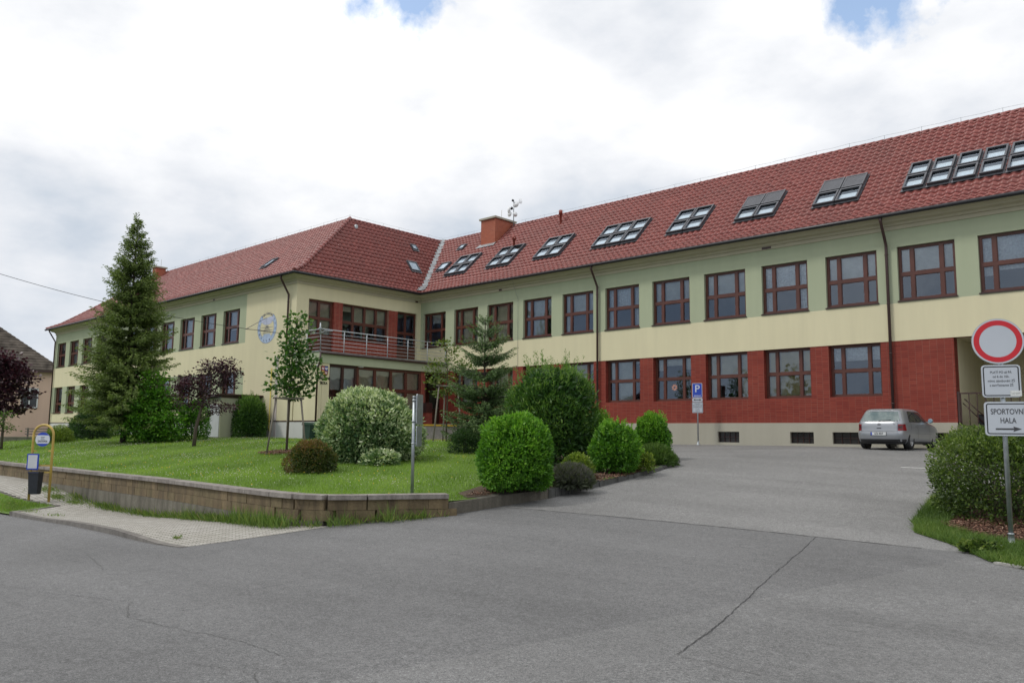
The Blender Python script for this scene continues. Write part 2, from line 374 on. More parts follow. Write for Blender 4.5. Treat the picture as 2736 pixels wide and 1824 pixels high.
sheet('mulch_bed', MUL, lambda x, y: za(x, y)+.024, M['mulch'], .5)['kind'] = 'structure'
def zfar(x, y): return np.clip(za(x, y)-.45, -5, -.75)
sheet('ground', [(-700,-300),(300,-300),(300,700),(-700,700)], zfar, M['field'], 12.)['kind'] = 'structure'
# seams and cracks in the asphalt
def ribbon(name, pts, w, jit, seed, label=None, fn=za, off=.006, mat=None, sub=.12):
    rr = random.Random(seed); P = []
    for (x0, y0), (x1, y1) in zip(pts, pts[1:]):
        n = max(1, int(math.hypot(x1-x0, y1-y0)/sub))
        for i in range(n): P.append((x0+(x1-x0)*i/n, y0+(y1-y0)*i/n))
    P.append(pts[-1]); mb = MB(); dj = 0
    for i, (x, y) in enumerate(P):
        a = P[max(0, i-1)]; b = P[min(len(P)-1, i+1)]; t = Vector((b[0]-a[0], b[1]-a[1])).normalized(); nn = Vector((-t.y, t.x))
        dj = dj*.7+rr.uniform(-jit, jit); ww = w*rr.uniform(.35, 1.2)
        for s in (-1, 1):
            q = (x+nn.x*(dj+s*ww/2), y+nn.y*(dj+s*ww/2)); mb.v.append((q[0], q[1], z1(fn, *q)+off))
    for i in range(len(P)-1): mb.face((2*i, 2*i+1, 2*i+3, 2*i+2))
    o = mb.build(name, mat or M['asphalt_tar']); o['kind'] = 'structure'
    return o
ribbon('tar_seam', [(-11.5,12.35),(-8.36,12.56),(-5.29,12.86),(-3.7,13.0)], .030, .004, 1)
ribbon('tar_seam', [(-5.22,12.85),(-4.75,11),(-4.3,9.2),(-3.95,7.9),(-3.56,6.44),(-3.37,5.58)], .011, .006, 2, sub=.04)
ribbon('asphalt_crack', [(-3.37,5.58),(-2.9,5.5),(-2.3,5.5),(-1.4,5.55)], .006, .008, 3, sub=.04, mat=M['crack'])
ribbon('asphalt_crack', [(-12.4,2.6),(-11.1,3.12),(-10,3.3),(-8.7,3.6),(-8.0,3.3),(-7.2,3.35),(-6.3,3.5),(-5.6,3.5)], .006, .018, 4, sub=.04, mat=M['crack'])
ribbon('asphalt_crack', [(-5.9,2.9),(-5.3,3.1),(-4.9,2.9),(-4.3,3.05),(-3.7,3.1)], .005, .018, 5, sub=.04, mat=M['crack'])
ribbon('asphalt_crack', [(-13.5,4.9),(-11.5,4.4),(-9.8,5.0)], .006, .012, 6, sub=.04, mat=M['crack'])
ar = MB()
for (px, py, qx, qy, w) in ((-7.0,23.1,-5.6,23.3,.12),(-6.2,22.7,-5.5,23.2,.12),(-6.2,23.7,-5.5,23.3,.12)):
    t = Vector((qx-px, qy-py, 0)).normalized(); n_ = Vector((-t.y, t.x, 0))*w/2
    ar.poly([(p.x, p.y, z1(za, p.x, p.y)+.008) for p in (Vector((px,py,0))-n_, Vector((qx,qy,0))-n_, Vector((qx,qy,0))+n_, Vector((px,py,0))+n_)])
ar.build('road_marking', plain('worn_white_line', (.5, .5, .48), .8, var=.4, scale=14))['kind'] = 'structure'
# ------------------------------------------------------------------ the school
XB, YC, YA = -37.19, 23.24, 32.0
XL, XR = -74.2, 12.0
EA, EB, EC = 31.4, -36.59, 22.64           # eaves lines
RYA, RXB, RYC, ZR = 36.73, -40.53, 28.86, 13.3
S0, ZE, ZK = .14, 8.5, 8.95
school = empty('school_building', (0, 0, 0), 'long L-shaped school with red tiled roof, yellow and green plaster, red brick ground floor', 'building')
fA = lambda u, n, z: (u, YA-n, z)
fB = lambda u, n, z: (XB+n, u, z)
fC = lambda u, n, z: (u, YC-n, z)
def facade(name, f, u0, u1, z0, z1_, opens, mats, matfn, cu=(), cz=(), dep=.16, n=0., parent=school, flip=False):
    U = sorted(set([u0, u1]+[c for c in cu if u0 < c < u1]+[c for o in opens for c in o[:2] if u0 <= c <= u1]))
    Z = sorted(set([z0, z1_]+[c for c in cz if z0 < c < z1_]+[c for o in opens for c in o[2:] if z0 <= c <= z1_]))
    mb = MB()
    def q(p, m):
        mb.poly([f(*a) for a in (p[::-1] if flip else p)], m)
    for a, b in zip(U, U[1:]):
        for c, d in zip(Z, Z[1:]):
            uc, zc = (a+b)/2, (c+d)/2
            if any(o[0] < uc < o[1] and o[2] < zc < o[3] for o in opens): continue
            q([(a, n, c), (b, n, c), (b, n, d), (a, n, d)], matfn(uc, zc))
    for (a, b, c, d) in opens:
        a, b, c, d = max(a, u0), min(b, u1), max(c, z0), min(d, z1_)
        if a >= b or c >= d: continue
        zs = sorted([c, d]+[k for k in cz if c < k < d])
        for k, l in zip(zs, zs[1:]):
            ml = matfn(a-.02, (k+l)/2); mr = matfn(b+.02, (k+l)/2)
            q([(a, n, k), (a, n, l), (a, n-dep, l), (a, n-dep, k)], ml)
            q([(b, n, k), (b, n-dep, k), (b, n-dep, l), (b, n, l)], mr)
        q([(a, n, d), (b, n, d), (b, n-dep, d), (a, n-dep, d)], matfn((a+b)/2, d+.02))
        q([(a, n, c), (a, n-dep, c), (b, n-dep, c), (b, n, c)], matfn((a+b)/2, c-.02))
    return mb.build(name, mats, parent)
WA = [-36.93+2.745*k for k in range(18)]
openU = [(x, x+2.0, 5.21, 7.30) for x in WA if x+2 < XR]
openL = [(x, x+2.0, 1.62, 3.68) for x in WA[1:10]]
door_low = (-36.75, -35.35, .55, 3.5)
porch_low = (-7.69, -2.2, .50, 3.68)
facade('wall', fA, XB, XR, 3.68, 8.6, openU, [M['yellow'], M['green']], lambda u, z: 1 if z > 5.13 else 0, cz=[5.13])
facade('brick_wall', fA, XB, XR, .6, 3.68, openL+[door_low, porch_low], [M['brickx']], lambda u, z: 0, n=-.015, dep=.28)
bas = [(-21.43,-19.5,-.23,.23),(-17.17,-16.15,-.23,.23),(-13.9,-12.92,-.23,.23),(-12.17,-10.9,-.23,.23),(-8.9,-8.0,-.23,.23)]
facade('plinth', fA, XB, XR, -1.6, .6, bas+[(-7.69,-2.2,.50,.60)], [M['plinth']], lambda u, z: 0, n=.03, dep=.2)
led = MB(); led.box((XB, YA-.028, .585), (-7.69, YA+.03, .602)); led.box((-2.2, YA-.028, .585), (XR, YA+.03, .602)); led.build('plinth_ledge', M['plinth'], school)
# basement windows
for (a, b, c, d) in bas:
    g = MB(); nn = 5 if b-a > 1.5 else 4
    g.box((a, YA+.14, c), (b, YA+.18, d), 0)
    for i in range(nn+1):
        x = a+(b-a)*i/nn; g.box((x-.008, YA+.10, c), (x+.008, YA+.14, d), 1)
    g.box((a, YA+.10, (c+d)/2-.01), (b, YA+.135, (c+d)/2+.01), 1)
    g.build('basement_window', [plain('dark_pane', (.025, .022, .022), .25, var=.4, scale=4), M['frame_dark']], school)  # opaque near-black panes behind the bars
# C facade
WC = [-45.18-2.847*k for k in range(11)]
cU = [(x, x+1.97, 5.24, 7.22) for x in WC]; cL = [(x, x+1.85, 1.40, 3.52) for x in WC]
facade('wall', fC, XL, XB, .6, 8.6, cU+cL, [M['yellow'], M['green']],
       lambda u, z: 1 if (u < -42.46 and (5.13 < z or 1.36 < z < 3.53)) else 0, cu=[-42.46], cz=[1.36, 3.53, 5.13])
facade('plinth', fC, XL, XB+2.4, -1.6, .56, [], [M['white_plinth']], lambda u, z: 0, n=.02)
sb = MB(); sb.box((XL, YC-.03, .56), (XB+2.4, YC+.05, .62)); sb.build('plinth_trim', M['frame_dark'], school)
# B facade
bU = [(24.0, 25.63, 4.25, 7.26), (26.22, 29.5, 5.27, 7.27), (30.18, 31.72, 4.25, 7.30)]
facade('wall', fB, YC, YA, .5, 8.6, bU, [M['yellow'], M['bricky']],
       lambda u, z: 1 if (25.63 < u < 30.18 and 4.2 < z < 7.27) else 0, cu=[25.63, 30.18], cz=[4.2, 7.27], dep=.2)
facade('wall', lambda u, n, z: (XL-n, u, z), YC, 34.4, -1.6, 8.6, [], [M['green']], lambda u, z: 0, flip=True)
# inner floors and back walls so that the rooms behind the glass are dark but real
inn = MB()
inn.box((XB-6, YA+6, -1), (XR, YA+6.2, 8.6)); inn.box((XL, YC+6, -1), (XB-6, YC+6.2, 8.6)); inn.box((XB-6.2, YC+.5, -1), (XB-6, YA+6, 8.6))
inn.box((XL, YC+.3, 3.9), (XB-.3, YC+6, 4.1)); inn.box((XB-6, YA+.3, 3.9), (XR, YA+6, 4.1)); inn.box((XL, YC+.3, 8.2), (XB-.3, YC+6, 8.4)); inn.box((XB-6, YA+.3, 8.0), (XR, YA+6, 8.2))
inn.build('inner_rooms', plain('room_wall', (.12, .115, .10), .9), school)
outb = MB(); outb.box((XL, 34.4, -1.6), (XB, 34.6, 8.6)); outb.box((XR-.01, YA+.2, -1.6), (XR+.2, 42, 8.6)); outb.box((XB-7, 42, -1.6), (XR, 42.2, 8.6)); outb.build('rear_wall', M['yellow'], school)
# windows
blinds = [plain('blind_cream', (.74, .68, .50), .9, var=.12), plain('blind_grey', (.72, .74, .70), .9, var=.12), plain('blind_yellow', (.62, .54, .28), .9, var=.1), plain('net_curtain', (.72, .78, .84), .9, var=.25, scale=12)]
def window(f, u0, u1, z0, z1_, cols, rows, dep=.14, sill=True, blind=None, parent=school, fw=.09, mw=.135, panes=True, mat='frame'):
    """frame bars (mesh), one pane sheet, optional blinds and sill"""
    mb = MB(); d0, d1 = -dep, -dep-.07
    def bar(a, b, c, d, p=0): 
        P = [f(a, d0+p, c), f(b, d1, d)]; mb.box(P[0], P[1])
    H = z1_-z0; W = u1-u0
    bar(u0, u1, z0, z0+fw); bar(u0, u1, z1_-fw, z1_)
    bar(u0, u0+fw, z0+fw, z1_-fw); bar(u1-fw, u1, z0+fw, z1_-fw)
    cu = [u0+W*c for c in cols]; cz = [z0+H*r for r in rows]
    for z in cz: bar(u0+fw, u1-fw, z-mw/2, z+mw/2, -.004)
    zz = [z0+fw]+[k for z in cz for k in (z-mw/2, z+mw/2)]+[z1_-fw]
    for u in cu:
        for i in range(0, len(zz), 2): bar(u-mw/2, u+mw/2, zz[i], zz[i+1], .003)
    # inner sash rims, a hair in front of the glass
    uu = [u0+fw]+[k for u in cu for k in (u-mw/2, u+mw/2)]+[u1-fw]; s = .022
    for i in range(0, len(uu), 2):
        for j in range(0, len(zz), 2):
            a, b, c, d = uu[i], uu[i+1], zz[j], zz[j+1]
            for (p, q, r, t) in ((a, b, c, c+s), (a, b, d-s, d), (a, a+s, c+s, d-s), (b-s, b, c+s, d-s)):
                mb.box(f(p, d0-.02, r), f(q, d1+.004, t))
    w = mb.build('window', M[mat], parent)
    g = MB(); tl = [random.uniform(-.004, .004) for _ in range(4)]
    g.poly([f(u0+.02, d1+.02+tl[0], z0+.02), f(u1-.02, d1+.02+tl[1], z0+.02), f(u1-.02, d1+.02+tl[2], z1_-.02), f(u0+.02, d1+.02+tl[3], z1_-.02)])
    g.build('pane', M['glass'], w)
    if blind is not None:
        bb = MB(); nc = len(uu)//2
        for i in range(nc):
            k = blind[1][i % len(blind[1])]
            if k <= 0: continue
            a, b = uu[2*i]-.03, uu[2*i+1]+.03; zb = z1_-H*k
            if blind[0] == 3:
                nf = 10
                for q in range(nf):
                    p0, p1 = a+(b-a)*q/nf, a+(b-a)*(q+1)/nf; e0, e1 = (.02*(q % 2), .02*((q+1) % 2)); zq = zb+.05*(q % 2)
                    bb.poly([f(p0, d1-.12-e0, zb), f(p1, d1-.12-e1, zb), f(p1, d1-.12-e1, z1_-.03), f(p0, d1-.12-e0, z1_-.03)])
            else:
                ns = max(2, int((z1_-zb)/.05))
                for q in range(ns):
                    h0 = zb+(z1_-.03-zb)*q/ns; h1 = zb+(z1_-.03-zb)*(q+1)/ns
                    bb.poly([f(a, d1-.08, h0), f(b, d1-.08, h0), f(b, d1-.095, h1), f(a, d1-.095, h1)])
        if bb.f: bb.build('blind', blinds[blind[0]], w)
    if sill:
        sm = MB(); o = f(u0-.03, -.02 - 0, z0-.045); 
        sm.box(f(u0-.04, .045, z0-.05), f(u1+.03, .002, z0-.005)); sm.box(f(u0+.004, 0, z0-.002), f(u1-.004, -dep+.002, z0+.012))
        sm.build('sill', M['frame_dark'], w)
    return w
C3 = (.245, .755)
bl = {0:(1,(.0,.3,.0)),1:(0,(1,1,1)),2:(0,(1,1,.5)),3:(1,(.5,1,.5)),4:(1,(1,.5,.5)),5:(3,(.95,.45,1)),6:(1,(.5,.5,.5)),7:(1,(.5,.55,.5)),8:(3,(.95,.5,.95)),9:(1,(.5,.52,.5)),10:(1,(.55,.5,.5)),11:(3,(.7,.62,.72)),12:(3,(.6,.7,.6))}
for k, (a, b, c, d) in enumerate(openU): window(fA, a, b, c, d, C3, (.49,), blind=bl.get(k, (0, (.5, .3, .5))))
fAl = lambda u, n, z: (u, YA+.015-n, z)
bl2 = {1:(1,(.5,.9,.5)),2:(0,(.9,.9,.9)),3:(0,(1,.3,1)),4:(2,(1,1,.2)),5:(1,(.5,1,.1)),6:(1,(.3,.2,.3)),7:(0,(1,.5,1)),8:(2,(1,1,1)),9:(3,(.3,.3,.3))}
for k, (a, b, c, d) in enumerate(openL): window(fAl, a, b, c, d, C3, (.5,), dep=.22, sill=False, blind=bl2.get(k+1), fw=.09, mw=.12)
for k, (a, b, c, d) in enumerate(cU): window(fC, a, b, c, d, C3, (.49,), blind=(1, (random.choice((.3, .6, 1)),)*3))
for k, (a, b, c, d) in enumerate(cL): window(fC, a, b, c, d, C3, (.36,), dep=.16, blind=(1, (random.choice((.0, .5)),)*3))
window(fB, 24.0, 25.63, 5.25, 7.26, (.47,), (.5,), dep=.16, sill=False, blind=(0, (1, 1)), fw=.11)
dp = MB(); dp.box(fB(24.0, -.15, 4.25), fB(25.63, -.2, 5.25)); dp.build('balcony_door', M['frame'], school)
window(fB, 26.22, 29.5, 5.27, 7.27, (.25, .5, .75), (.48,), dep=.16, blind=(0, (.2, .52, .52, .52)), fw=.09)
window(fB, 30.18, 31.72, 5.1, 7.30, (.47,), (.42,), dep=.16, sill=False, blind=None, fw=.10)
dp = MB(); dp.box(fB(30.18, -.15, 4.25), fB(31.72, -.2, 5.1)); dp.build('balcony_door', M['frame'], school)
# red star sticker in one lower pane
st = MB(); cx, cz = WA[6]+.98, 2.25
for i in range(8):
    a = 2*math.pi*i/8; b = a+.45; c_ = a+.9
    st.poly([fAl(cx+math.cos(t)*r, -.262, cz+math.sin(t)*r) for t, r in ((a, .045), (b, .17), (c_, .12), (b+.2, .06))])
st.build('paper_star', plain('salmon_paper', (.62, .30, .22), .8), school)
# ---- cornice swept along the facades
def sweep(name, prof, mat, parent=school, closed=True):
    mb = MB(); path = []
    def corner(n, k): return [(XR, YA-n), (XB+n, YA-n), (XB+n, YC-n), (XL-n, YC-n), (XL-n, 34.4)][k]
    m = len(prof)
    for k in range(5):
        for (n, z) in prof:
            x, y = corner(n, k); mb.v.append((x, y, z))
    for k in range(4):
        for i in range(m if closed else m-1):
            j = (i+1) % m; mb.face((k*m+i, k*m+j, (k+1)*m+j, (k+1)*m+i))
    return mb.build(name, mat, parent)
sweep('cornice', [(-.01, 7.98), (.045, 7.98), (.045, 8.11), (.030, 8.115), (.030, 8.13), (.09, 8.14), (.12, 8.20), (.12, 8.22), (.30, 8.26), (.36, 8.33), (.40, 8.34), (.50, 8.38), (.52, 8.44), (.58, 8.46), (.58, 8.49), (-.01, 8.49)][::-1], M['cornice'])
cv = MB()
for x in (-60, -46.5, -30.5, -14.9, -14.7): cv.box((x, (YA if x > XB else YC)-.055, 8.0), (x+.22, (YA if x > XB else YC)-.05+.002, 8.1))
cv.box((XB+.05, YA-.5, 8.0), (XB+.06, YA-.3, 8.09)); cv.build('cornice_vent', M['frame_dark'], school)
# ---- gutter and downpipes
gt = MB(); o = .67
gt.tube([(XR, YA-o, 8.43), (XB+o, YA-o, 8.43)], .075, 10); gt.tube([(XB+o, YA-o, 8.43), (XB+o, YC-o, 8.43)], .075, 10); gt.tube([(XB+o, YC-o, 8.43), (XL-o, YC-o, 8.43)], .075, 10)
for p in ((XB+o, YA-o), (XB+o, YC-o), (XL-o, YC-o)): gt.lathe([(0, -.075), (.05, -.055), (.075, 0), (.05, .055), (0, .075)], (p[0], p[1], 8.43), n=12)
gt.build('gutter', M['gutter'], school)
def pipe(f, u, ztop, zbot, du=.0, n1=.62, mat='pipe', r=.055):
    mb = MB(); mb.tube([f(u-du, n1, ztop), f(u-du, n1, ztop-.18), f(u-du*.85, n1*.82, ztop-.36), f(u-du*.2, .22, ztop-.82), f(u, .11, ztop-1.0), f(u, .11, ztop-1.2), f(u, .11, zbot)], [r*1.45, r, r, r, r, r, r], 10)
    z = ztop-1.4
    while z > zbot+.3: mb.lathe([(r*.9, -.02), (r*1.25, -.02), (r*1.25, .02), (r*.9, .02)], f(u, .11, z), n=10); z -= 1.9
    return mb.build('downpipe', M[mat], school)
pipe(fA, -9.83, 8.42, -.3, 0); pipe(fA, -23.62, 8.42, -.3, 0); pipe(fC, -37.84, 8.42, 4.3, .0); pipe(fC, -54.2, 8.42, -.3); pipe(fC, -74.0, 8.42, -.3)
# thin lightning conductor on the wall
lc = MB(); lc.tube([(-28.98, 31.4, 8.5), (-29.2, 31.72, 8.2), (-29.05, 31.95, 7.4), (-29.05, 31.95, .5)], .008, 5); lc.build('lightning_conductor', M['zinc'], school)
# ---- roof with real tiles
def zprof(s): return ZE+(ZK-ZE)*s/S0 if s < S0 else ZK+(ZR-ZK)*(s-S0)/(1-S0)
def tiles(pt, run, ulo, uhi, tile=.30, row=.335):
    """pt(u,s,h)->(x,y,z); ulo/uhi functions of s"""
    # arc length table
    ss = np.linspace(0, 1, 400); zz = np.array([zprof(s) for s in ss]); Ls = np.r_[0, np.cumsum(np.hypot(np.diff(ss)*run, np.diff(zz)))]
    nrow = int(Ls[-1]/row); sr = np.interp(np.linspace(0, Ls[-1], nrow+1), Ls, ss)
    per = 6; sub = np.array([0, .18, .36, .52, .70, .86]); hh = np.array([0, .030, .056, .050, .014, -.005])
    Umin = min(ulo(0), ulo(1)); Umax = max(uhi(0), uhi(1)); n = int((Umax-Umin)/tile)+2
    U = (Umin+(np.arange(n)[:, None]+sub[None])*tile).ravel(); H = np.tile(hh, n)
    V = []; F = []; base = 0
    rr = np.random.default_rng(5)
    for r in range(nrow):
        s0, s1 = sr[r], min(1, sr[r+1]+.003)
        tj = np.repeat(rr.normal(0, .004, n), per)
        for (s, h, j) in ((s0, -.03, 0), (s0, .042, 1), (s1, .002, 1)):
            u = np.clip(U, ulo(s), uhi(s)); V.append(pt(u, np.full_like(u, s), (H+tj)*j+h))
        m = len(U); idx = np.arange(m-1)
        # drop collapsed columns
        ua = np.clip(U, ulo(s0), uhi(s0)); ub = np.clip(U, ulo(s1), uhi(s1))
        keep = (np.diff(ua) > 1e-5) | (np.diff(ub) > 1e-5)
        i = idx[keep]+base
        for q in (0, m): F.append(np.stack([i+q, i+q+1, i+q+m+1, i+q+m], 1))
        base += 3*m
    return np.concatenate(V), np.concatenate(F)
def zarr(s): return np.where(s < S0, ZE+(ZK-ZE)*s/S0, ZK+(ZR-ZK)*(s-S0)/(1-S0))
def fac_pt(kind):
    run = {'A': RYA-EA, 'B': EB-RXB, 'C': RYC-EC}[kind]
    ang = math.atan2(ZR-ZK, run*(1-S0)); cn, sn = math.cos(ang), math.sin(ang)
    def pt(u, s, h):
        z = zarr(s)+h*cn; d = s*run-h*sn
        if kind == 'A': return np.stack([u, EA+d, z], 1)
        if kind == 'B': return np.stack([EB-d, u, z], 1)
        return np.stack([u, EC+d, z], 1)
    return pt, run
RL = -66.2
parts = []
for kind, lo, hi in (('A', lambda s: EB+(RXB-EB)*s, lambda s: XR+.3), ('B', lambda s: EC+(RYC-EC)*s, lambda s: EA+(RYA-EA)*s), ('C', lambda s: -74.87+(RL+74.87)*s, lambda s: EB+(RXB-EB)*s)):
    pt, run = fac_pt(kind); V, F = tiles(pt, run, lo, hi)
    if kind == 'B': pass
    parts.append((V, F))
b = 0; VV = []; FF = []
for V, F in parts: VV.append(V); FF.append(F+b); b += len(V)
roof = npmesh('roof', np.concatenate(VV), np.concatenate(FF), M['tile'], school)
# rear slopes, hip end, boarding
rb = MB()
rb.poly([(RXB, RYA, ZR-.03), (XR, RYA, ZR-.03), (XR, RYA+5.6, 8.4), (RXB, RYA+5.6, 8.4)]); rb.poly([(RL, RYC, ZR-.03), (RXB, RYC, ZR-.03), (RXB, RYC+6, 8.4), (RL-8, RYC+6, 8.4)])
rb.poly([(RL, RYC, ZR-.03), (-74.87, EC, 8.47), (-74.87, RYC+6, 8.47)]); rb.poly([(RXB, RYC, ZR-.03), (RXB, RYA, ZR-.03), (RXB-5, RYA, 8.4), (RXB-5, RYC, 8.4)])
rb.poly([(XR, EA, 8.45), (XR, RYA, ZR-.03), (XR, RYA+5.6, 8.4)])
rb.build('rear_slope', M['tile'], roof)
def ridge(p, q, r=.10, step=.38):
    mb = MB(); p, q = Vector(p), Vector(q); d = q-p; n = int(d.length/step); t = d.normalized(); sd = t.cross(Vector((0, 0, 1))).normalized(); up = sd.cross(t)
    for i in range(n):
        a = p+d*(i/n); b_ = p+d*((i+1.12)/n); base = len(mb.v)
        for (c, rr) in ((a, r*1.18), (b_, r*.95)):
            for k in range(7):
                an = math.pi*(k/6); mb.v.append(tuple(c+sd*math.cos(an)*rr+up*(math.sin(an)*rr-.02)))
        for k in range(6): mb.face((base+k, base+k+1, base+8+k, base+7+k), 0, True)
        mb.face([base+k for k in range(7)])
    return mb.build('ridge_tiles', M['tile'], roof)
ridge((XR, RYA, ZR-.01), (RXB, RYA, ZR-.01)); ridge((RXB, RYA, ZR-.01), (RXB, RYC, ZR-.01)); ridge((RXB, RYC, ZR-.01), (RL, RYC, ZR-.01))
sk = lambda s, o=.06: (EB+(RXB-EB)*s, EC+(RYC-EC)*s, zprof(s)+o)
ridge(sk(0.0), sk(S0), .11); ridge(sk(S0), sk(1), .11)
sl = lambda s: (-74.87+(RL+74.87)*s, EC+(RYC-EC)*s, zprof(s)+.06); ridge(sl(0), sl(S0)); ridge(sl(S0), sl(1))
vf = MB(); dv = Vector((RXB-EB, RYA-EA, 0)).normalized(); sd = Vector((-dv.y, dv.x, 0))
nv = 14
for i in range(nv):
    a, b_ = i/nv, (i+1)/nv
    P = lambda s, w, h: (EB+(RXB-EB)*s+sd.x*w, EA+(RYA-EA)*s+sd.y*w, zprof(s)+h)
    for w0, w1, h0, h1 in ((-.24, 0, .20, .165), (0, .24, .165, .20)):
        vf.poly([P(a, w0, h0+.012), P(a, w1, h1+.012), P(b_, w1, h1), P(b_, w0, h0)])
vf.build('valley_flashing', M['zinc'], roof)
# lightning wire over the ridges with little stands
lw = MB()
def wire(p, q, n):
    p, q = Vector(p), Vector(q)
    for i in range(n+1):
        c = p.lerp(q, i/n); lw.tube([c+Vector((0, 0, .02)), c+Vector((0, 0, .26))], .009, 5)
    for i in range(n): 
        a = p.lerp(q, i/n)+Vector((0, 0, .25)); b_ = p.lerp(q, (i+1)/n)+Vector((0, 0, .25)); lw.tube([a, (a+b_)/2-Vector((0, 0, .03)), b_], .005, 4)
wire((RXB, RYA, ZR), (XR, RYA, ZR), 34); wire((RXB, RYC, ZR), (RXB, RYA, ZR), 6); wire((RL, RYC, ZR), (RXB, RYC, ZR), 18)
lw.build('lightning_wire', M['zinc'], roof)
# skylights: local frame on a facet (u, t up the slope, n outwards), t counted from the kick
def slope(kind):
    run = {'A': RYA-EA, 'B': EB-RXB, 'C': RYC-EC}[kind]; Lr = math.hypot(run*(1-S0), ZR-ZK); c, s = run*(1-S0)/Lr, (ZR-ZK)/Lr
    def f(u, n, t):
        d = run*S0+t*c-n*s; z = ZK+t*s+n*c
        return {'A': (u, EA+d, z), 'B': (EB-d, u, z), 'C': (u, EC+d, z)}[kind]
    return f
def sbox(mb, f, u0, u1, n0, n1, t0, t1, m=0):
    O = Vector(f(u0, n0, t0)); mb.obox(O, Vector(f(u1, n0, t0))-O, Vector(f(u0, n1, t0))-O, Vector(f(u0, n0, t1))-O, m)
def skylight(f, u0, u1, t0, t1, blind=.62, shutter=False, fr=.07, h=.13, simple=False):  # blind: how far up the white backing reaches
    mb = MB(); b0 = .085
    for (a, b_, c, d) in ((u0, u1, t0, t0+fr), (u0, u1, t1-fr*1.3, t1), (u0, u0+fr, t0+fr, t1-fr*1.3), (u1-fr, u1, t0+fr, t1-fr*1.3)): sbox(mb, f, a, b_, b0, b0+h, c, d)
    sbox(mb, f, u0-.06, u1+.06, .10, .112, t0-.14, t0); sbox(mb, f, u0-.05, u1+.05, -.02, .10, t0-.03, t1+.03)
    if shutter:
        n = 14
        for i in range(n):
            a = t0+fr+(t1-t0-fr*2.3)*i/n; b_ = t0+fr+(t1-t0-fr*2.3)*(i+.9)/n; sbox(mb, f, u0+fr, u1-fr, b0+h*.3, b0+h*.93, a, b_)
    w = mb.build('skylight', M['skyframe'], school)
    g = MB(); n_ = b0+h*.5
    if not shutter:
        g.poly([f(u0+fr*.9, n_, t0+fr*.9), f(u1-fr*.9, n_, t0+fr*.9), f(u1-fr*.9, n_, t1-fr), f(u0+fr*.9, n_, t1-fr)]); g.build('pane', M['skyglass'], w)
        s = MB(); nb = b0+.025; tt = t0+(t1-t0)*blind
        s.poly([f(u0+fr, nb, t0+fr), f(u1-fr, nb, t0+fr), f(u1-fr, nb, tt), f(u0+fr, nb, tt)], 0)
        if blind < .95: s.poly([f(u0+fr, nb, tt), f(u1-fr, nb, tt), f(u1-fr, nb, t1-fr), f(u0+fr, nb, t1-fr)], 1)
        s.build('pane_backing', [M['white_backing'], M['dark']], w)  # white lower sheet and dark upper sheet beneath the glass
    return w
sA, sB_, sC = slope('A'), slope('B'), slope('C')
for u, cols, shut in ((-36.0, 2, 0), (-32.4, 2, 0), (-28.72, 2, 0), (-24.67, 3, 0), (-20.15, 2, 0), (-16.56, 2, 1), (-12.97, 2, 1)):
    for c in range(cols):
        for r in range(2):
            skylight(sA, u+c*.94, u+c*.94+.90, 1.0+r*1.06, 1.98+r*1.06, shutter=bool(shut and r))
for c in range(8):
    u = -9.4+c*.895
    for r in range(2): skylight(sA, u, u+.76, 1.0+r*1.06, 1.98+r*1.06)
skylight(sA, -37.52, -36.75, 1.9, 2.72, .97, h=.08, fr=.05); skylight(sA, -37.5, -37.0, 4.4, 4.9, .97, h=.07, fr=.04)
skylight(sB_, 31.85, 32.6, 1.5, 2.34, .97, h=.08, fr=.05); skylight(sB_, 33.1, 33.52, 3.75, 4.22, .97, h=.07, fr=.04); skylight(sC, -43.2, -42.55, 1.25, 2.3, .97, h=.08, fr=.05)
# roof vents, chimneys, antenna
for u, t in ((-31.46, 2.84), (-29.14, 4.96)):
    mb = MB(); x, y, z = sA(u, 0, t); mb.lathe([(.07, -.2), (.07, .62), (.115, .62), (.115, .86), (.02, .9)], (x, y, z), n=14); mb.build('roof_vent', plain('vent_red', (.25, .05, .035), .5), roof)
mb = MB(); x, y, z = sB_(29.0, .02, 4.75); mb.lathe([(.12, -.1), (.12, .12), (.0, .2)], (x, y, z), n=12); mb.build('roof_vent', M['zinc'], roof)
def chimney(x0, x1, y0, y1, z0, ztop):
    mb = MB()
    for s, a in ((0, (x0, y0)), (0, (x0, y1))): pass
    mb.poly([(x0, y0, z0), (x1, y0, z0), (x1, y0, ztop), (x0, y0, ztop)], 0); mb.poly([(x1, y1, z0), (x0, y1, z0), (x0, y1, ztop), (x1, y1, ztop)], 0)
    mb.poly([(x1, y0, z0), (x1, y1, z0), (x1, y1, ztop), (x1, y0, ztop)], 1); mb.poly([(x0, y1, z0), (x0, y0, z0), (x0, y0, ztop), (x0, y1, ztop)], 1)
    c = mb.build('chimney', [M['chim'], M['chimy']], roof)
    k = MB(); k.box((x0-.1, y0-.1, ztop), (x1+.1, y1+.1, ztop+.12)); k.tube([((x0+x1)/2+.3, (y0+y1)/2, ztop+.12), ((x0+x1)/2+.32, (y0+y1)/2, ztop+.75)], .012, 5)
    k.build('chimney_cap', M['plinth'], roof); return c
chimney(-35.2, -33.95, 35.15, 36.95, 11.2, 13.52)
fl = MB(); fl.poly([sA(-35.5, .09, 3.95), sA(-33.9, .09, 3.95), sA(-33.9, .11, 4.3), sA(-35.3, .11, 4.3)]); fl.build('chimney_flashing', M['zinc'], roof)
chimney(-66.4, -65.7, 27.7, 28.5, 11.5, 13.45)
an = MB(); ax_, ay, azz = -33.72, 36.6, 13.25
an.tube([(ax_, ay, azz-.3), (ax_, ay, 14.95)], .03, 7)
ant = an.build('antenna_mast', M['galv'], school)
vr = Vector((.735, .678, 0))
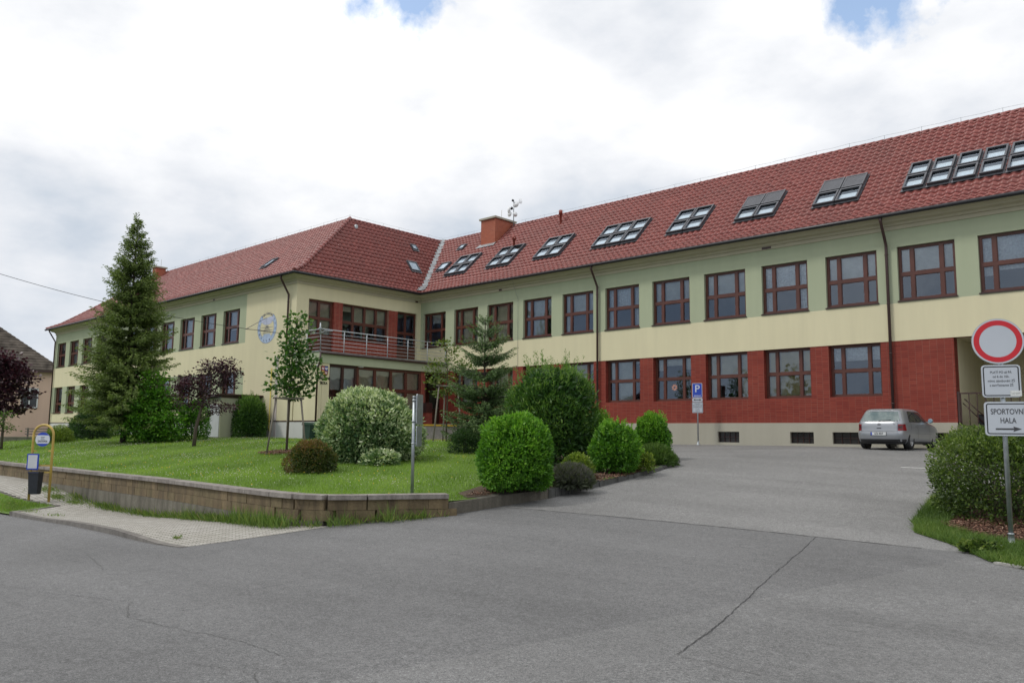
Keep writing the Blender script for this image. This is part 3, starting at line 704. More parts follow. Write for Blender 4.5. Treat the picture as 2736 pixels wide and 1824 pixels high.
def dish(c, d, r, mat):
    mb = MB(); c = Vector(c); d = Vector(d).normalized(); q = d.to_track_quat('Z', 'Y').to_matrix()
    prof = [(0, 0), (r*.5, .02), (r*.8, .05), (r, .1), (r, .12), (0, .16)]; base = 0
    for (rr, h) in prof:
        for k in range(18):
            a = 2*math.pi*k/18; mb.v.append(tuple(c+q@Vector((rr*math.cos(a), rr*math.sin(a), h))))
    for i in range(len(prof)-1):
        for k in range(18): mb.face((i*18+k, i*18+(k+1) % 18, (i+1)*18+(k+1) % 18, (i+1)*18+k), 0, True)
    return mb.build('antenna_dish', mat, ant)
for (a, z, d, r, m) in ((.18, 14.62, (.3, -1, .1), .20, 'white'), (-.22, 14.28, (-.5, -.8, 0), .22, 'white'), (-.18, 14.02, (-.2, -1, 0), .19, 'white'), (.05, 13.98, (.9, -.4, 0), .16, 'white'), (.0, 14.9, (0, -1, 0), .08, 'black'), (-.06, 14.38, (0, -1, 0), .1, 'black')):
    dish((ax_+vr.x*a, ay+vr.y*a, z), d, r, M[m])
gr = MB()
for i in range(7):
    o_ = Vector((ax_+vr.x*(.33+.03*i), ay+vr.y*(.33+.03*i), 14.72)); gr.tube([o_, o_+Vector((0, 0, .32))], .01, 4)
gr.tube([(ax_, ay, 14.8), (ax_+vr.x*.55, ay+vr.y*.55, 14.8)], .012, 5); gr.build('grid_antenna', M['white'], ant)
# ---- porch and balcony
XF, YS = -34.8, 23.2
po = MB(); po.box((XB+.002, YS, 3.56), (XF, YA-.002, 4.14)); po.build('balcony_slab', M['green'], school)
pf = MB(); pf.box((XB-.9, YS-.05, 4.14), (XF+.05, YS+.15, 4.19)); pf.box((XF-.3, YS+.15, 4.14), (XF+.07, YA-.002, 4.18)); pf.box((XF+.005, YS+.0, 4.06), (XF+.03, YA-.002, 4.138)); pf.build('balcony_flashing', M['flash'], school)
pg = MB(); pg.tube([(XF+.10, YS, 4.08), (XF+.10, YA-.02, 4.03)], .055, 8)
pg.tube([(XF+.12, YS-.02, 4.1), (XF+.12, YS-.03, 3.62), (XF+.02, YS-.07, 3.35), (XF-.02, YS-.07, 3.2), (XF-.02, YS-.07, -.3)], .05, 10); pg.build('balcony_downpipe', M['pipe'], school)
pw = MB(); pw.box((XB+.1, YC+.01, -.9), (XF-.06, YC+.2, 3.56)); pw.box((XF-.3, YC+.21, .5), (XF-.05, 23.88, 3.56)); pw.build('porch_wall', M['yellow'], school)
ld = MB(); ld.box((XB+.05, YC+.25, -.8), (XF+1.5, YA-.05, .52)); ld.build('entrance_landing', M['concrete'], school)
fP = lambda u, n, z: (XF-.12+n, u, z)
window(fP, 23.9, 25.68, 1.75, 3.52, (.5,), (.999,), dep=.05, sill=False, blind=(1, (.72, .72)), mat='frame_dark')
dq = MB(); dq.box(fP(23.9, -.06, .53), fP(25.68, -.12, 1.75)); dq.build('entrance_door', M['frame'], school)
window(fP, 25.70, 30.2, 1.2, 3.54, (.27, .515, .755), (.5,), dep=.05, sill=False, blind=(0, (1, 1, 1, 1)), fw=.12, mw=.15)
bw = MB(); bw.box((XF-.28, 25.7, .52), (XF-.14, 30.2, 1.2)); bw.box((XF-1.2, 30.2, .52), (XF-.14, 30.5, 3.56)); bw.build('porch_brick', M['bricky'], school)
dl = MB(); a, b_ = door_low[:2]; y = YA+.18
dl.box((a, y, .55), (b_, y+.05, 1.5)); dl.box((a, y, 2.62), (b_, y+.05, 2.74)); dl.box((a, y, 1.5), (a+.25, y+.05, 2.62)); dl.box((b_-.25, y, 1.5), (b_, y+.05, 2.62)); dl.box((a, y, 3.42), (b_, y+.05, 3.5))
dl.box((a+.1, y-.03, .62), (b_-.1, y-.001, 1.4)); dlo = dl.build('entrance_door', M['frame'], school)
g = MB(); g.poly([(a, y+.03, 1.5), (b_, y+.03, 1.5), (b_, y+.03, 3.42), (a, y+.03, 3.42)]); g.build('pane', M['glass'], dlo)
lm = MB(); lm.lathe([(0, -.06), (.13, -.05), (.17, 0)], (XF-.35+.25, 25.9, 3.545), n=16); lm.lathe([(0, 0), (.06, .02), (.05, .1), (0, .12)], (XF-.05, YC-.1, 3.36), n=12); lm.build('entrance_lamp', M['white'], school)
# railing
ra = MB(); ZB = 4.18
def rail_run(p, q, posts):
    p, q = Vector(p), Vector(q)
    for t in posts: c = p.lerp(q, t); ra.tube([c, c+Vector((0, 0, 1.12))], .022, 8)
    for h in (.17, .36, .55, .74, .93): ra.tube([p+Vector((0, 0, h)), q+Vector((0, 0, h))], .012, 6)
    ra.tube([p+Vector((0, 0, 1.13)), q+Vector((0, 0, 1.13))], .024, 8)
rail_run((XF-.02, YS+.05, ZB), (XF-.02, YA-.05, ZB), [0, .167, .335, .5, .667, .835, 1]); rail_run((XF-.02, YS+.05, ZB), (XB-.15, YS+.05, ZB), [0, .5, 1])
ra.build('balcony_railing', M['rail'], school)
lp = MB(); c = (XF+.02, YS-.02, 0)
lp.tube([(c[0], c[1], 5.0), (c[0], c[1], 5.62)], [.05, .03], 8); lp.lathe([(.08, 5.30), (.10, 5.33), (.08, 5.36)], (c[0], c[1], 0), n=10)
lp.obox((c[0]+.02, c[1]-.05, 5.05), (.12, .30, .18), (-.1, .12, .02), (0, .01, .03)); lp.obox((c[0]+.1, c[1]+.28, 5.2), (.05, .38, .02), (-.25, .05, .0), (0, 0, .03))
lp.build('weather_station', M['galv'], school)  # weather station: finial post with two tilted panels
# entrance steps
stp = empty('entrance_steps', (XF+1.5, 28.7, -.4), 'pale concrete steps with yellow edge stripes climbing to the school entrance', 'steps')
def rel(o): 
    return Matrix.Translation(-Vector(o.location))
def build_at(mb, name, mats, root):
    l = Vector(root.location); mb.v = [tuple(Vector(v)-l) for v in mb.v]; return mb.build(name, mats, root)
s_ = MB(); nS = 6; x0 = XF+1.5
for i in range(nS):
    zt = .52-(i+1)*.135; s_.box((x0+i*.31+.001, 25.6, -.9), (x0+(i+1)*.31, 31.6, zt))
build_at(s_, 'step', stone('pale_concrete', (.36, .35, .31), (.22, .21, .18), 2, .3), stp)
s_ = MB(); ye = plain('yellow_paint', (.62, .42, .04), .6)
for i, zt in ((-1, .52), (nS-1, .52-nS*.135)): s_.box((x0+(i+1)*.31-.10, 25.6, zt+.002), (x0+(i+1)*.31+.004, 31.6, zt+.008)); s_.box((x0+(i+1)*.31+.001, 25.6, zt-.08), (x0+(i+1)*.31+.005, 31.6, zt+.002))
build_at(s_, 'edge_stripe', ye, stp)
mbx = MB(); mbx.box((XF+.2, 30.05, .52), (XF+.55, 30.5, 1.2)); pb = mbx.build('letterbox_pillar', M['bricky'], school)
mbx = MB(); mbx.box((XF+.15, 30.0, 1.2), (XF+.6, 30.45, 1.75)); mbx.build('letterbox', M['frame_dark'], school)
# right-hand porch recess
rc = MB(); xr0, xr1 = -7.69, -2.2
rc.box((xr0-.3, YA+.5, .4), (xr0-.001, YA+4.5, 3.7)); rc.box((xr1, YA+.3, .4), (xr1+.3, YA+4.5, 3.7)); rc.box((xr0, YA+4.5, .4), (xr1, YA+4.7, 3.7)); rc.box((xr0-.3, YA+.04, 3.681), (xr1+.3, YA+4.7, 3.8))
rc.build('porch_recess', M['yellow'], school)
rf = MB(); rf.box((xr0, YA-.1, .30), (xr1, YA+4.5, .50)); rf.build('porch_floor', M['concrete'], school)
rbk = MB(); rbk.box((xr0-.05, YA+.26, .5), (xr0, YA+.5, 3.68)); rbk.build('porch_pier', M['bricky'], school)
rr_ = MB()
for i in range(16): 
    x = xr0+.12+i*.26; rr_.box((x-.014, YA+.05, .52), (x+.014, YA+.078, 1.62))
rr_.box((xr0, YA+.04, 1.62), (xr1, YA+.09, 1.67)); rr_.box((xr0+.02, YA+.03, .48), (xr0+.09, YA+.10, 1.72)); rr_.tube([(xr0+.15, YA+.2, 1.3), (xr0+.75, YA+.3, .6)], .02, 6); rr_.tube([(xr0+.2, YA+.2, 1.45), (xr0+1.0, YA+.35, .6)], .02, 6)
rr_.build('porch_railing', M['frame_dark'], school)
wb = MB(); wb.obox((xr0+.6, YA+.35, .52), (.62, 0, 0), (0, .4, 0), (-.06, 0, .38)); wb.build('crate', M['dark'], school)
# ---- text helper
def text(s, size, M4, mat, parent, name='lettering', align='CENTER', ext=.002, sx=1., bold=0.):
    cu = bpy.data.curves.new(name, 'FONT'); cu.body = s; cu.size = size; cu.align_x = align; cu.align_y = 'CENTER'; cu.extrude = ext; cu.offset = bold
    t = bpy.data.objects.new(name, cu); COL.objects.link(t)
    dg = bpy.context.evaluated_depsgraph_get(); me = bpy.data.meshes.new_from_object(t.evaluated_get(dg))
    bpy.data.objects.remove(t); bpy.data.curves.remove(cu)
    me.transform(Matrix.Diagonal((sx, 1, 1, 1))); me.transform(M4); me.materials.clear(); me.materials.append(mat); me.name = name
    return link(name, me, parent)
def plane_m(o, u, w):
    u, w = Vector(u).normalized(), Vector(w).normalized(); n = u.cross(w)
    m = Matrix.Identity(4)
    for i in range(3): m[i][0] = u[i]; m[i][1] = w[i]; m[i][2] = n[i]; m[i][3] = o[i]
    return m
ink = plain('black_letters', (.015, .014, .014), .6)
text('ZÁKLADNÍ', .165, plane_m((XF-.045, 23.555, 2.78), (0, 1, 0), (0, 0, 1)), ink, school, 'school_name', bold=.006, ext=.01, sx=.82)
text('ŠKOLA', .165, plane_m((XF-.045, 23.555, 2.53), (0, 1, 0), (0, 0, 1)), ink, school, 'school_name', bold=.006, ext=.01, sx=.82)
# state coat of arms: quartered shield
ca = MB(); c0 = (XF-.045, 23.57, 3.17)
sh = [(-.21, .25), (.21, .25), (.21, -.12), (.17, -.22), (.08, -.27), (0, -.28), (-.08, -.27), (-.17, -.22), (-.21, -.12)]
ca.prism(sh, c0, (0, 1, 0), (0, 0, 1), (.012, 0, 0), 0)
red = plain('crest_red', (.35, .03, .03), .5); blu = plain('crest_blue', (.04, .07, .30), .5); cw = M['white']; yl = plain('crest_gold', (.65, .5, .12), .5)
def q2(x0, y0, x1, y1, m, n=.013): ca.box((c0[0]+n, c0[1]+x0, c0[2]+y0), (c0[0]+n+.003, c0[1]+x1, c0[2]+y1), m)
q2(-.19, .0, -.005, .23, 1); q2(.005, .0, .19, .23, 2); q2(-.18, -.2, -.005, -.01, 3); q2(.005, -.2, .18, -.01, 1)
def beast(cx, cy, s, m):
    P = [[(-.3,-.9),(-.1,-.9),(.0,-.3),(.25,-.35),(.45,-.9),(.6,-.9),(.45,.0),(.3,.3),(.0,.35),(-.35,.0)], [(-.5,.3),(-.2,.95),(.1,.9),(.05,.35),(-.3,.1)], [(-.9,.2),(-.45,.35),(-.4,.15),(-.85,.0)], [(-.85,-.35),(-.35,.05),(-.3,-.15),(-.75,-.5)], [(.45,-.1),(.85,.3),(.7,.9),(.9,.85),(1.0,.25),(.6,-.3)]]
    for p in P: ca.prism([(cx+a*s, cy+b_*s) for a, b_ in p], (c0[0]+.0165, c0[1], c0[2]), (0, 1, 0), (0, 0, 1), (.004, 0, 0), m)
beast(-.10, .11, .085, 4); beast(.09, -.105, .08, 4)
# checked eagle and black eagle as winged figures
def bird(cx, cy, s, m):
    P = [[(-.2,-.9),(.2,-.9),(.15,.4),(.0,.9),(-.15,.4)], [(-.2,.3),(-.9,.85),(-.95,.0),(-.6,-.4),(-.2,-.2)], [(.2,.3),(.9,.85),(.95,.0),(.6,-.4),(.2,-.2)]]
    for p in P: ca.prism([(cx+a*s, cy+b_*s) for a, b_ in p], (c0[0]+.0165, c0[1], c0[2]), (0, 1, 0), (0, 0, 1), (.004, 0, 0), m)
bird(.10, .11, .085, 4); bird(-.09, -.105, .08, 0)
ca.build('coat_of_arms', [ink, red, blu, yl, cw], school)
# ---- painted sundial
sd_ = MB(); sc = Vector((-40.1, YC-.004, 5.82)); lb = plain('sundial_blue', (.38, .47, .62), .9, var=.15, scale=4); lb2 = plain('sundial_violet', (.46, .49, .62), .9, var=.15, scale=4); br = plain('sundial_line', (.12, .13, .18), .9); cr = plain('sundial_field', (.60, .50, .42), .9, var=.08)
def el(t, a, b_, dz=0): return (a*math.cos(t), b_*math.sin(t)+dz)
T = [math.pi*.70+i*(math.pi*1.60)/40 for i in range(41)]
for i in range(40):
    t0_, t1_ = T[i], T[i+1]
    k0 = .62+.1*math.sin(math.pi*i/40); k1 = .62+.1*math.sin(math.pi*(i+1)/40)
    p = [el(t0_, 1.0, .88), el(t1_, 1.0, .88), el(t1_, k1+.06, k1*.92+.02, .02), el(t0_, k0+.06, k0*.92+.02, .02)]
    sd_.poly([(sc.x+a, sc.y, sc.z+b_) for a, b_ in p][::-1], 0)
    q = [el(t0_, 1.02, .90), el(t1_, 1.02, .90), el(t1_, 1.0, .88), el(t0_, 1.0, .88)]; sd_.poly([(sc.x+a, sc.y-.001, sc.z+b_) for a, b_ in q][::-1], 2)
    q = [el(t0_, k0+.06, k0*.92+.02, .02), el(t1_, k1+.06, k1*.92+.02, .02), el(t1_, k1+.04, k1*.92, .02), el(t0_, k0+.04, k0*.92, .02)]; sd_.poly([(sc.x+a, sc.y-.001, sc.z+b_) for a, b_ in q][::-1], 2)
for (zc_, hh, up_) in ((.50, .36, 1), (-.52, .20, 0)):
    n = 14; P = []
    for i in range(n+1):
        t = math.pi*i/n; P.append((-.66*math.cos(t), -hh*math.sin(t) if up_ else -.10*math.sin(t)))
    top = [(.62, .12), (-.60, -.02)] if up_ else [(.3+.0, .16), (-.3, .16)]
    if not up_: P = [(a*.7, b_*1.6) for a, b_ in P]
    sd_.poly([(sc.x+a, sc.y-.002, sc.z+zc_+b_) for a, b_ in (P+top)], 1 if up_ else 0)
for i in range(11):
    a0 = (-.12+.24*i/10)*.8; a1 = -.6+1.2*i/10; sd_.poly([(sc.x+a0, sc.y-.003, sc.z+.10), (sc.x+a0+.012, sc.y-.003, sc.z+.10), (sc.x+a1*.75+.014, sc.y-.003, sc.z-.38), (sc.x+a1*.75, sc.y-.003, sc.z-.38)], 2)
for z_ in (.02, -.16): sd_.poly([(sc.x-.62, sc.y-.0035, sc.z+z_), (sc.x+.6, sc.y-.0035, sc.z+z_-.03), (sc.x+.6, sc.y-.0035, sc.z+z_-.015), (sc.x-.62, sc.y-.0035, sc.z+z_+.015)], 2)
sd_.tube([(sc.x-.1, sc.y-.01, sc.z+.55), (sc.x-1.0, sc.y-.75, sc.z-.1)], .014, 6, 2); sd_.tube([(sc.x-1.0, sc.y-.75, sc.z-.1), (sc.x-.3, sc.y-.01, sc.z-.15)], .01, 6, 2)
sund = sd_.build('sundial', [lb, lb2, br], school)
for s, t in zip(('V', 'VI', 'VII', 'VIII', 'IX', 'X', 'XI', 'XII', 'I', 'II', 'III', 'IV', 'V'), [math.pi*.82+i*(math.pi*1.36)/12 for i in range(13)]):
    a, b_ = el(t, .87, .76); text(s, .17, plane_m((sc.x+a, sc.y-.004, sc.z+b_), (1, 0, 0), (0, 0, 1)), br, sund, 'numeral', sx=.6)
for i, ch in enumerate('carpe diem hora'):
    t = math.pi*.70-i*math.pi*.40/14; a, b_ = el(t, .98, .80, .0); text(ch, .24, plane_m((sc.x+a, sc.y-.004, sc.z+b_+.0), (math.sin(t), 0, -math.cos(t)*.6), (math.cos(t)*.6, 0, math.sin(t))), br, sund, 'motto', sx=.75)
# small fixtures on the left wall
fx = MB(); fx.box((-38.95, YC-.03, -.3), (-38.72, YC-.001, 4.1)); fx.build('wall_duct', plain('pinkish_duct', (.50, .44, .42), .8), school)
fx = MB(); fx.tube([(-39.35, YC-.05, 3.5), (-39.35, YC-.05, .2), (-39.2, YC-.05, .0)], .025, 6); fx.build('gas_pipe', plain('yellow_pipe', (.60, .48, .05), .5), school)
# ------------------------------------------------------------------ retaining wall
ZT = -1.17
def along(path, step):
    P = [Vector((x, y, 0)) for x, y in path]; out = []; 
    for a, b in zip(P, P[1:]):
        n = max(1, round((b-a).length/step))
        for i in range(n): out.append((a.lerp(b, i/n), a.lerp(b, (i+1)/n)))
    return out
rw = empty('retaining_wall', (-20, 9, -1.9), 'low brown split-block retaining wall with grey coping along the lawn', 'wall')
cp = MB(); blk = MB(); ft = MB(); rr = random.Random(3)
def slab(mb, a, b, n0, n1, z0, z1_, m=0, gap=.006, j=0.):
    t = (b-a).normalized(); nn = Vector((t.y, -t.x, 0))   # towards the pavement
    a2 = a+t*gap; b2 = b-t*gap; o_ = a2+nn*n0
    mb.obox((o_.x, o_.y, z0), tuple((b2-a2)), tuple(nn*(n1-n0+j)), (0, 0, z1_-z0), m)
for a, b in along(WALL, 1.0): slab(cp, a, b, -.16, .19+rr.uniform(-.004, .004), ZT-.085, ZT+rr.uniform(-.004, .004), gap=.004)
for row in range(2):
    off = .2 if row else 0
    path = WALL
    for i, (a, b) in enumerate(along(path, .4)):
        if row: 
            t = (b-a)*.5; a, b = a+t*.9, b+t*.9
        slab(blk, a, b, -.12, .13, ZT-.087-.2*(row+1)+.004, ZT-.087-.2*row-.002, m=rr.choice((0, 0, 0, 1, 1, 2)), gap=.003, j=rr.uniform(-.006, .012))
for a, b in along(WALL, 1.6): 
    c_ = (a+b)/2; slab(ft, a, b, -.11, .15, -3.2, ZT-.487, gap=0)
build_at(cp, 'coping', M['cap'], rw); build_at(blk, 'blocks', [M['block'], M['block2'], M['block3']], rw); build_at(ft, 'concrete_foot', M['concrete'], rw)
# curb of the planting bed
cb = empty('bed_curb', (-11.7, 14, -1.4), 'dark weathered curb of concrete and squared stones edging the shrub bed', 'curb')
c1 = MB(); c2 = MB()
def curbtop(p):
    ty = [10.9, 12.7, 13.9, 15.4, 16.8, 18.7, 20.3, 23.5, 30]; th = [.26, .25, .21, .16, .12, .09, .08, .08, .08]
    return z1(za, p.x, p.y)+float(np.interp(p.y, ty, th))
for a, b in along(CURB[:4], .5):
    za_, zb_ = curbtop(a), curbtop(b); t = (b-a).normalized(); nn = Vector((t.y, -t.x, 0))
    P = [(a-nn*.22), (b-nn*.22), (b+nn*.05), (a+nn*.05)]; zt = [za_, zb_, zb_-.02, za_-.02]; n0 = len(c1.v)
    c1.v += [(p.x, p.y, -1.9) for p in P]+[(p.x, p.y, z) for p, z in zip(P, zt)]
    for q in ((4,5,6,7),(0,1,5,4),(1,2,6,5),(2,3,7,6),(3,0,4,7)): c1.face([n0+i for i in q])
k = 0
for a, b in along(CURB[3:], .27):
    m_ = (a+b)/2; zt = curbtop(m_)+rr.uniform(-.015, .01)
    slab(c2, a, b, -.10, .06, zt-.6, zt, gap=rr.uniform(.003, .012), j=rr.uniform(-.02, .02))
build_at(c1, 'curb_beam', M['curb'], cb); build_at(c2, 'curb_stones', M['sett'], cb)
# pavement kerb stones
kb = MB(); ks = [(-12.86, 6.03)]+KERB[1:]+[(-24.3, 8.0)]
seg = along(KERB, 1.0)
for i, (a, b) in enumerate(seg):
    ha = .0 if i == 0 else .11; zA, zB = z1(zp, a.x, a.y+.1)+.012, z1(zp, b.x, b.y+.1)+.012
    t = (b-a).normalized(); nn = Vector((-t.y, t.x, 0)); 
    if nn.y > 0: nn = -nn
    P = [a+t*.004+nn*.0, b-t*.004+nn*.0, b-t*.004-nn*.14, a+t*.004-nn*.14]
    zz = [zA if i else z1(za, a.x, a.y)+.01, zB, zB, zA if i else z1(za, a.x, a.y)+.01]; n0 = len(kb.v)
    kb.v += [(p.x, p.y, -2.6) for p in P]+[(p.x, p.y, z) for p, z in zip(P, zz)]
    for q in ((4,5,6,7),(0,1,5,4),(1,2,6,5),(2,3,7,6),(3,0,4,7)): kb.face([n0+j for j in q])
for a, b in along([(-23.42, 6.62), (-24.3, 7.98), (-26.2, 7.52), (-30, 7.27), (-45, 7.17)], .33):
    zt = max(z1(zp, a.x, a.y), z1(zp, b.x, b.y))+.012; t = (b-a).normalized(); nn = Vector((-t.y, t.x, 0)); o_ = a-nn*.07
    kb.obox((o_.x, o_.y, zt-.5), tuple(b-a-t*.008), tuple(nn*.14), (0, 0, .5))
tag(kb.build('kerb', M['kerb']), 'reddish grey kerb stones around the paved bus stop area', 'kerb')
# ------------------------------------------------------------------ foliage
def leafmesh(P, D, Ls, Ws, rng, flat=0.):
    n = len(P); D = D/np.linalg.norm(D, axis=1, keepdims=True)
    rnd = rng.normal(size=(n, 3)); rnd[:, 2] += flat*2
    if flat: S = np.cross(D, rnd)
    else: S = np.cross(D, rnd)
    S /= np.linalg.norm(S, axis=1, keepdims=True)+1e-9
    Ls = np.broadcast_to(Ls, n)[:, None]; Ws = np.broadcast_to(Ws, n)[:, None]
    V = np.stack([P, P+D*Ls*.5+S*Ws*.5, P+D*Ls, P+D*Ls*.5-S*Ws*.5], 1).reshape(-1, 3)
    F = np.arange(4*n).reshape(n, 4); return V, F
def lumps(dirs, rng, k=14, amp=.16):
    """smooth bumpy radius factor over directions"""
    c = rng.normal(size=(k*3, 3)); c /= np.linalg.norm(c, axis=1, keepdims=True); a = rng.uniform(-1, 1, k*3)
    c2 = rng.normal(size=(150, 3)); c2 /= np.linalg.norm(c2, axis=1, keepdims=True); a2 = rng.uniform(-1, 1, 150)
    return 1+amp*(np.exp(-((dirs[:, None]-c[None])**2).sum(-1)/.16)@a)*.8+amp*.55*(np.exp(-((dirs[:, None]-c2[None])**2).sum(-1)/.018)@a2)
def shrub(name, pos, rx, ry, h, nleaf, leaf, mat, label, cat='shrub', group=None, seed=1, amp=.14, sink=.12, shoots=0, shootlen=.4, sq=2.0, up=.3, wfac=.45, bot=.35, stems=True, rz=0., jitter=.9, fill=.45, nst=6, sr=.02):
    """clipped or loose bush: leaves on and under a lumpy shell, stems below"""
    rng = np.random.default_rng(seed)
    root = empty(name, pos, label, cat, group, rz)
    d = rng.normal(size=(nleaf, 3)); 
    d /= np.linalg.norm(d, axis=1, keepdims=True)
    d[:, 2] = np.where(d[:, 2] < -bot, np.abs(d[:, 2]), d[:, 2]); d /= np.linalg.norm(d, axis=1, keepdims=True)
    # superellipsoid shaping
    e = (np.abs(d)**sq).sum(1)**(-1/sq)
    lu = lumps(d, rng, amp=amp); r = e*lu*(1-np.abs(rng.normal(0, sink, nleaf))+np.where(rng.uniform(size=nleaf) < .12, rng.uniform(0, .07, nleaf), 0))
    hc = h*bot/(1+bot) if bot > 0 else 0; hz = h-hc
    P = np.stack([d[:, 0]*r*rx, d[:, 1]*r*ry, hc+d[:, 2]*r*hz], 1); P[:, 2] = np.maximum(P[:, 2], .02+rng.uniform(0, .1, nleaf))
    D = d*np.array([1, 1, 1.])+rng.normal(0, jitter, (nleaf, 3))*.8; D[:, 2] += up
    nf = int(nleaf*fill); df = rng.normal(size=(nf, 3)); df /= np.linalg.norm(df, axis=1, keepdims=True); df[:, 2] = np.where(df[:, 2] < -bot, np.abs(df[:, 2]), df[:, 2])
    ef = (np.abs(df)**sq).sum(1)**(-1/sq); rf_ = ef*rng.uniform(.35, .9, nf); Pf = np.stack([df[:, 0]*rf_*rx, df[:, 1]*rf_*ry, hc+df[:, 2]*rf_*hz], 1); Pf[:, 2] = np.maximum(Pf[:, 2], .03)
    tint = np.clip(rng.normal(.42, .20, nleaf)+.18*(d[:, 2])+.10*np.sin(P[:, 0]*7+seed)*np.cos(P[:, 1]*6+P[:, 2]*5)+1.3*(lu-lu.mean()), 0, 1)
    Ls = leaf*rng.uniform(.65, 1.25, nleaf)
    V, F = leafmesh(P, D, Ls, Ls*wfac, rng)
    vs, fs, ts = [V], [F], [tint]; nb = len(V)
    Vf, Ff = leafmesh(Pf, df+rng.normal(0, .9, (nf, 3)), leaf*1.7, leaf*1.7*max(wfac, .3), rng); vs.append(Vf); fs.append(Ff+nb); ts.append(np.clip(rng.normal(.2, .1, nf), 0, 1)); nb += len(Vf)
    if shoots:
        for _ in range(shoots):
            a = rng.uniform(0, 2*math.pi); rad = rng.uniform(0, .85)**.5
            x, y = math.cos(a)*rad*rx*.9, math.sin(a)*rad*ry*.9; z = hc+hz*math.sqrt(max(0, 1-rad*rad*.8))*.93
            L_ = shootlen*rng.uniform(.4, 1.2); dd = np.array([x/rx*.35+rng.normal(0, .12), y/ry*.35+rng.normal(0, .12), 1.]); dd /= np.linalg.norm(dd)
            m = max(5, int(L_/leaf*5)); t = rng.uniform(0, 1, m); P2 = np.array([x, y, z])+dd*(t[:, None]*L_)
            D2 = dd*.9+rng.normal(0, .55, (m, 3)); l2 = leaf*(1.15-t*.5)
            V2, F2 = leafmesh(P2, D2, l2, l2*wfac*.8, rng); vs.append(V2); fs.append(F2+nb); ts.append(np.clip(rng.normal(.75, .12, m), 0, 1)); nb += len(V2)
    npmesh('foliage', np.concatenate(vs), np.concatenate(fs), mat, root, np.concatenate(ts))
    if stems:
        s = MB(); rr_ = random.Random(seed)
        for i in range(nst):
            a = rr_.uniform(0, 6.28); q = rr_.uniform(.2, .5) if nst < 10 else rr_.uniform(.3, .93)
            s.tube([(math.cos(a)*.07, math.sin(a)*.07, -.08), (math.cos(a)*rx*q*.4, math.sin(a)*ry*q*.4, h*.3), (math.cos(a)*rx*q, math.sin(a)*ry*q, h*.6)], [sr, sr*.7, sr*.35], 5)
        s.build('stems', M['darkbark'] if nst < 10 else M['stake'], root)
    return root
G = {}
G['lime'] = leafmat('lime_privet', [(.025, .085, .010), (.065, .18, .016), (.12, .28, .025), (.22, .40, .045)])
G['laurel'] = leafmat('laurel_leaf', [(.020, .055, .014), (.040, .10, .022), (.085, .17, .032), (.19, .30, .06)], .4)
G['varieg'] = leafmat('variegated_leaf', [(.04, .10, .035), (.13, .21, .08), (.40, .47, .27), (.66, .68, .48)], .5, .25)
G['spirea'] = leafmat('spirea_leaf', [(.03, .05, .012), (.06, .09, .02), (.12, .09, .03), (.17, .10, .04)])
G['spruce'] = leafmat('spruce_needles', [(.040, .062, .020), (.076, .115, .030), (.12, .172, .042), (.20, .25, .07)], .6, .25)
G['fir'] = leafmat('fir_needles', [(.030, .060, .024), (.060, .11, .040), (.10, .165, .055), (.18, .24, .09)], .55, .2)
G['maple'] = leafmat('maple_leaf', [(.018, .05, .012), (.035, .095, .016), (.065, .15, .022), (.14, .24, .035)], .4)
G['purple'] = leafmat('purple_leaf', [(.018, .009, .014), (.035, .014, .022), (.06, .022, .032), (.10, .04, .05)], .4, .25, (1.3, .8, .8))
G['tree'] = leafmat('fresh_leaf', [(.028, .085, .010), (.055, .155, .016), (.095, .23, .024), (.16, .32, .04)], .45)
G['hedge'] = leafmat('hedge_leaf', [(.030, .050, .018), (.058, .098, .024), (.11, .17, .032), (.20, .25, .07)], .4)
G['lav'] = leafmat('lavender_stem', [(.055, .068, .042), (.085, .10, .065), (.12, .115, .12), (.15, .13, .17)], .7)
G['olive'] = leafmat('olive_grass', [(.04, .075, .018), (.07, .13, .028), (.11, .19, .04), (.18, .24, .07)], .6)
G['yellowg'] = leafmat('yellow_green_leaf', [(.06, .10, .015), (.11, .17, .025), (.18, .25, .035), (.28, .33, .05)])
G['sap'] = leafmat('sapling_leaf', [(.05, .085, .02), (.09, .14, .03), (.16, .20, .05), (.20, .14, .06)])
G['darkg'] = leafmat('dark_yew', [(.014, .035, .012), (.024, .06, .018), (.045, .095, .025), (.08, .14, .04)])
G['grass'] = leafmat('grass_blade', [(.10, .17, .024), (.155, .26, .034), (.21, .33, .046), (.30, .39, .09)], .55, .35)
G['weed'] = leafmat('weed_blade', [(.05, .09, .02), (.09, .16, .03), (.16, .23, .05), (.30, .27, .10)], .6, .3)
RV = Vector((.735, .678, 0)); FV = Vector((-.678, .735, 0))
def L2(px, d): return RV*px+FV*d
# bushes of the bed and lawn
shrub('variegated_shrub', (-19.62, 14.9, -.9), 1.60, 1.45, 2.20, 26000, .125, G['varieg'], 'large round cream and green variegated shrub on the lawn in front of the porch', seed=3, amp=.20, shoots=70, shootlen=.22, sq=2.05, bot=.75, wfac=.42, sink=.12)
shrub('variegated_shrub', (-18.1, 14.2, -.9), .55, .5, .42, 900, .11, G['varieg'], 'low sprawling variegated shoots at the foot of the large cream and green shrub', seed=4, stems=False)
shrub('spirea_shrub', (-18.0, 11.9, -1.06), .66, .62, .80, 6500, .055, G['spirea'], 'small rounded brownish green shrub low on the lawn', seed=5, amp=.18, sq=2.1, bot=.6, wfac=.5, shoots=60, shootlen=.1)
shrub('privet_shrub', (-11.84, 13.05, -1.20), .81, .78, 1.62, 17000, .078, G['lime'], 'big bright green clipped round shrub nearest the driveway curb', 'shrub', 'rounded bright green shrubs along the driveway bed', seed=6, amp=.19, shoots=130, shootlen=.14, sq=2.15, bot=.78, sink=.08)
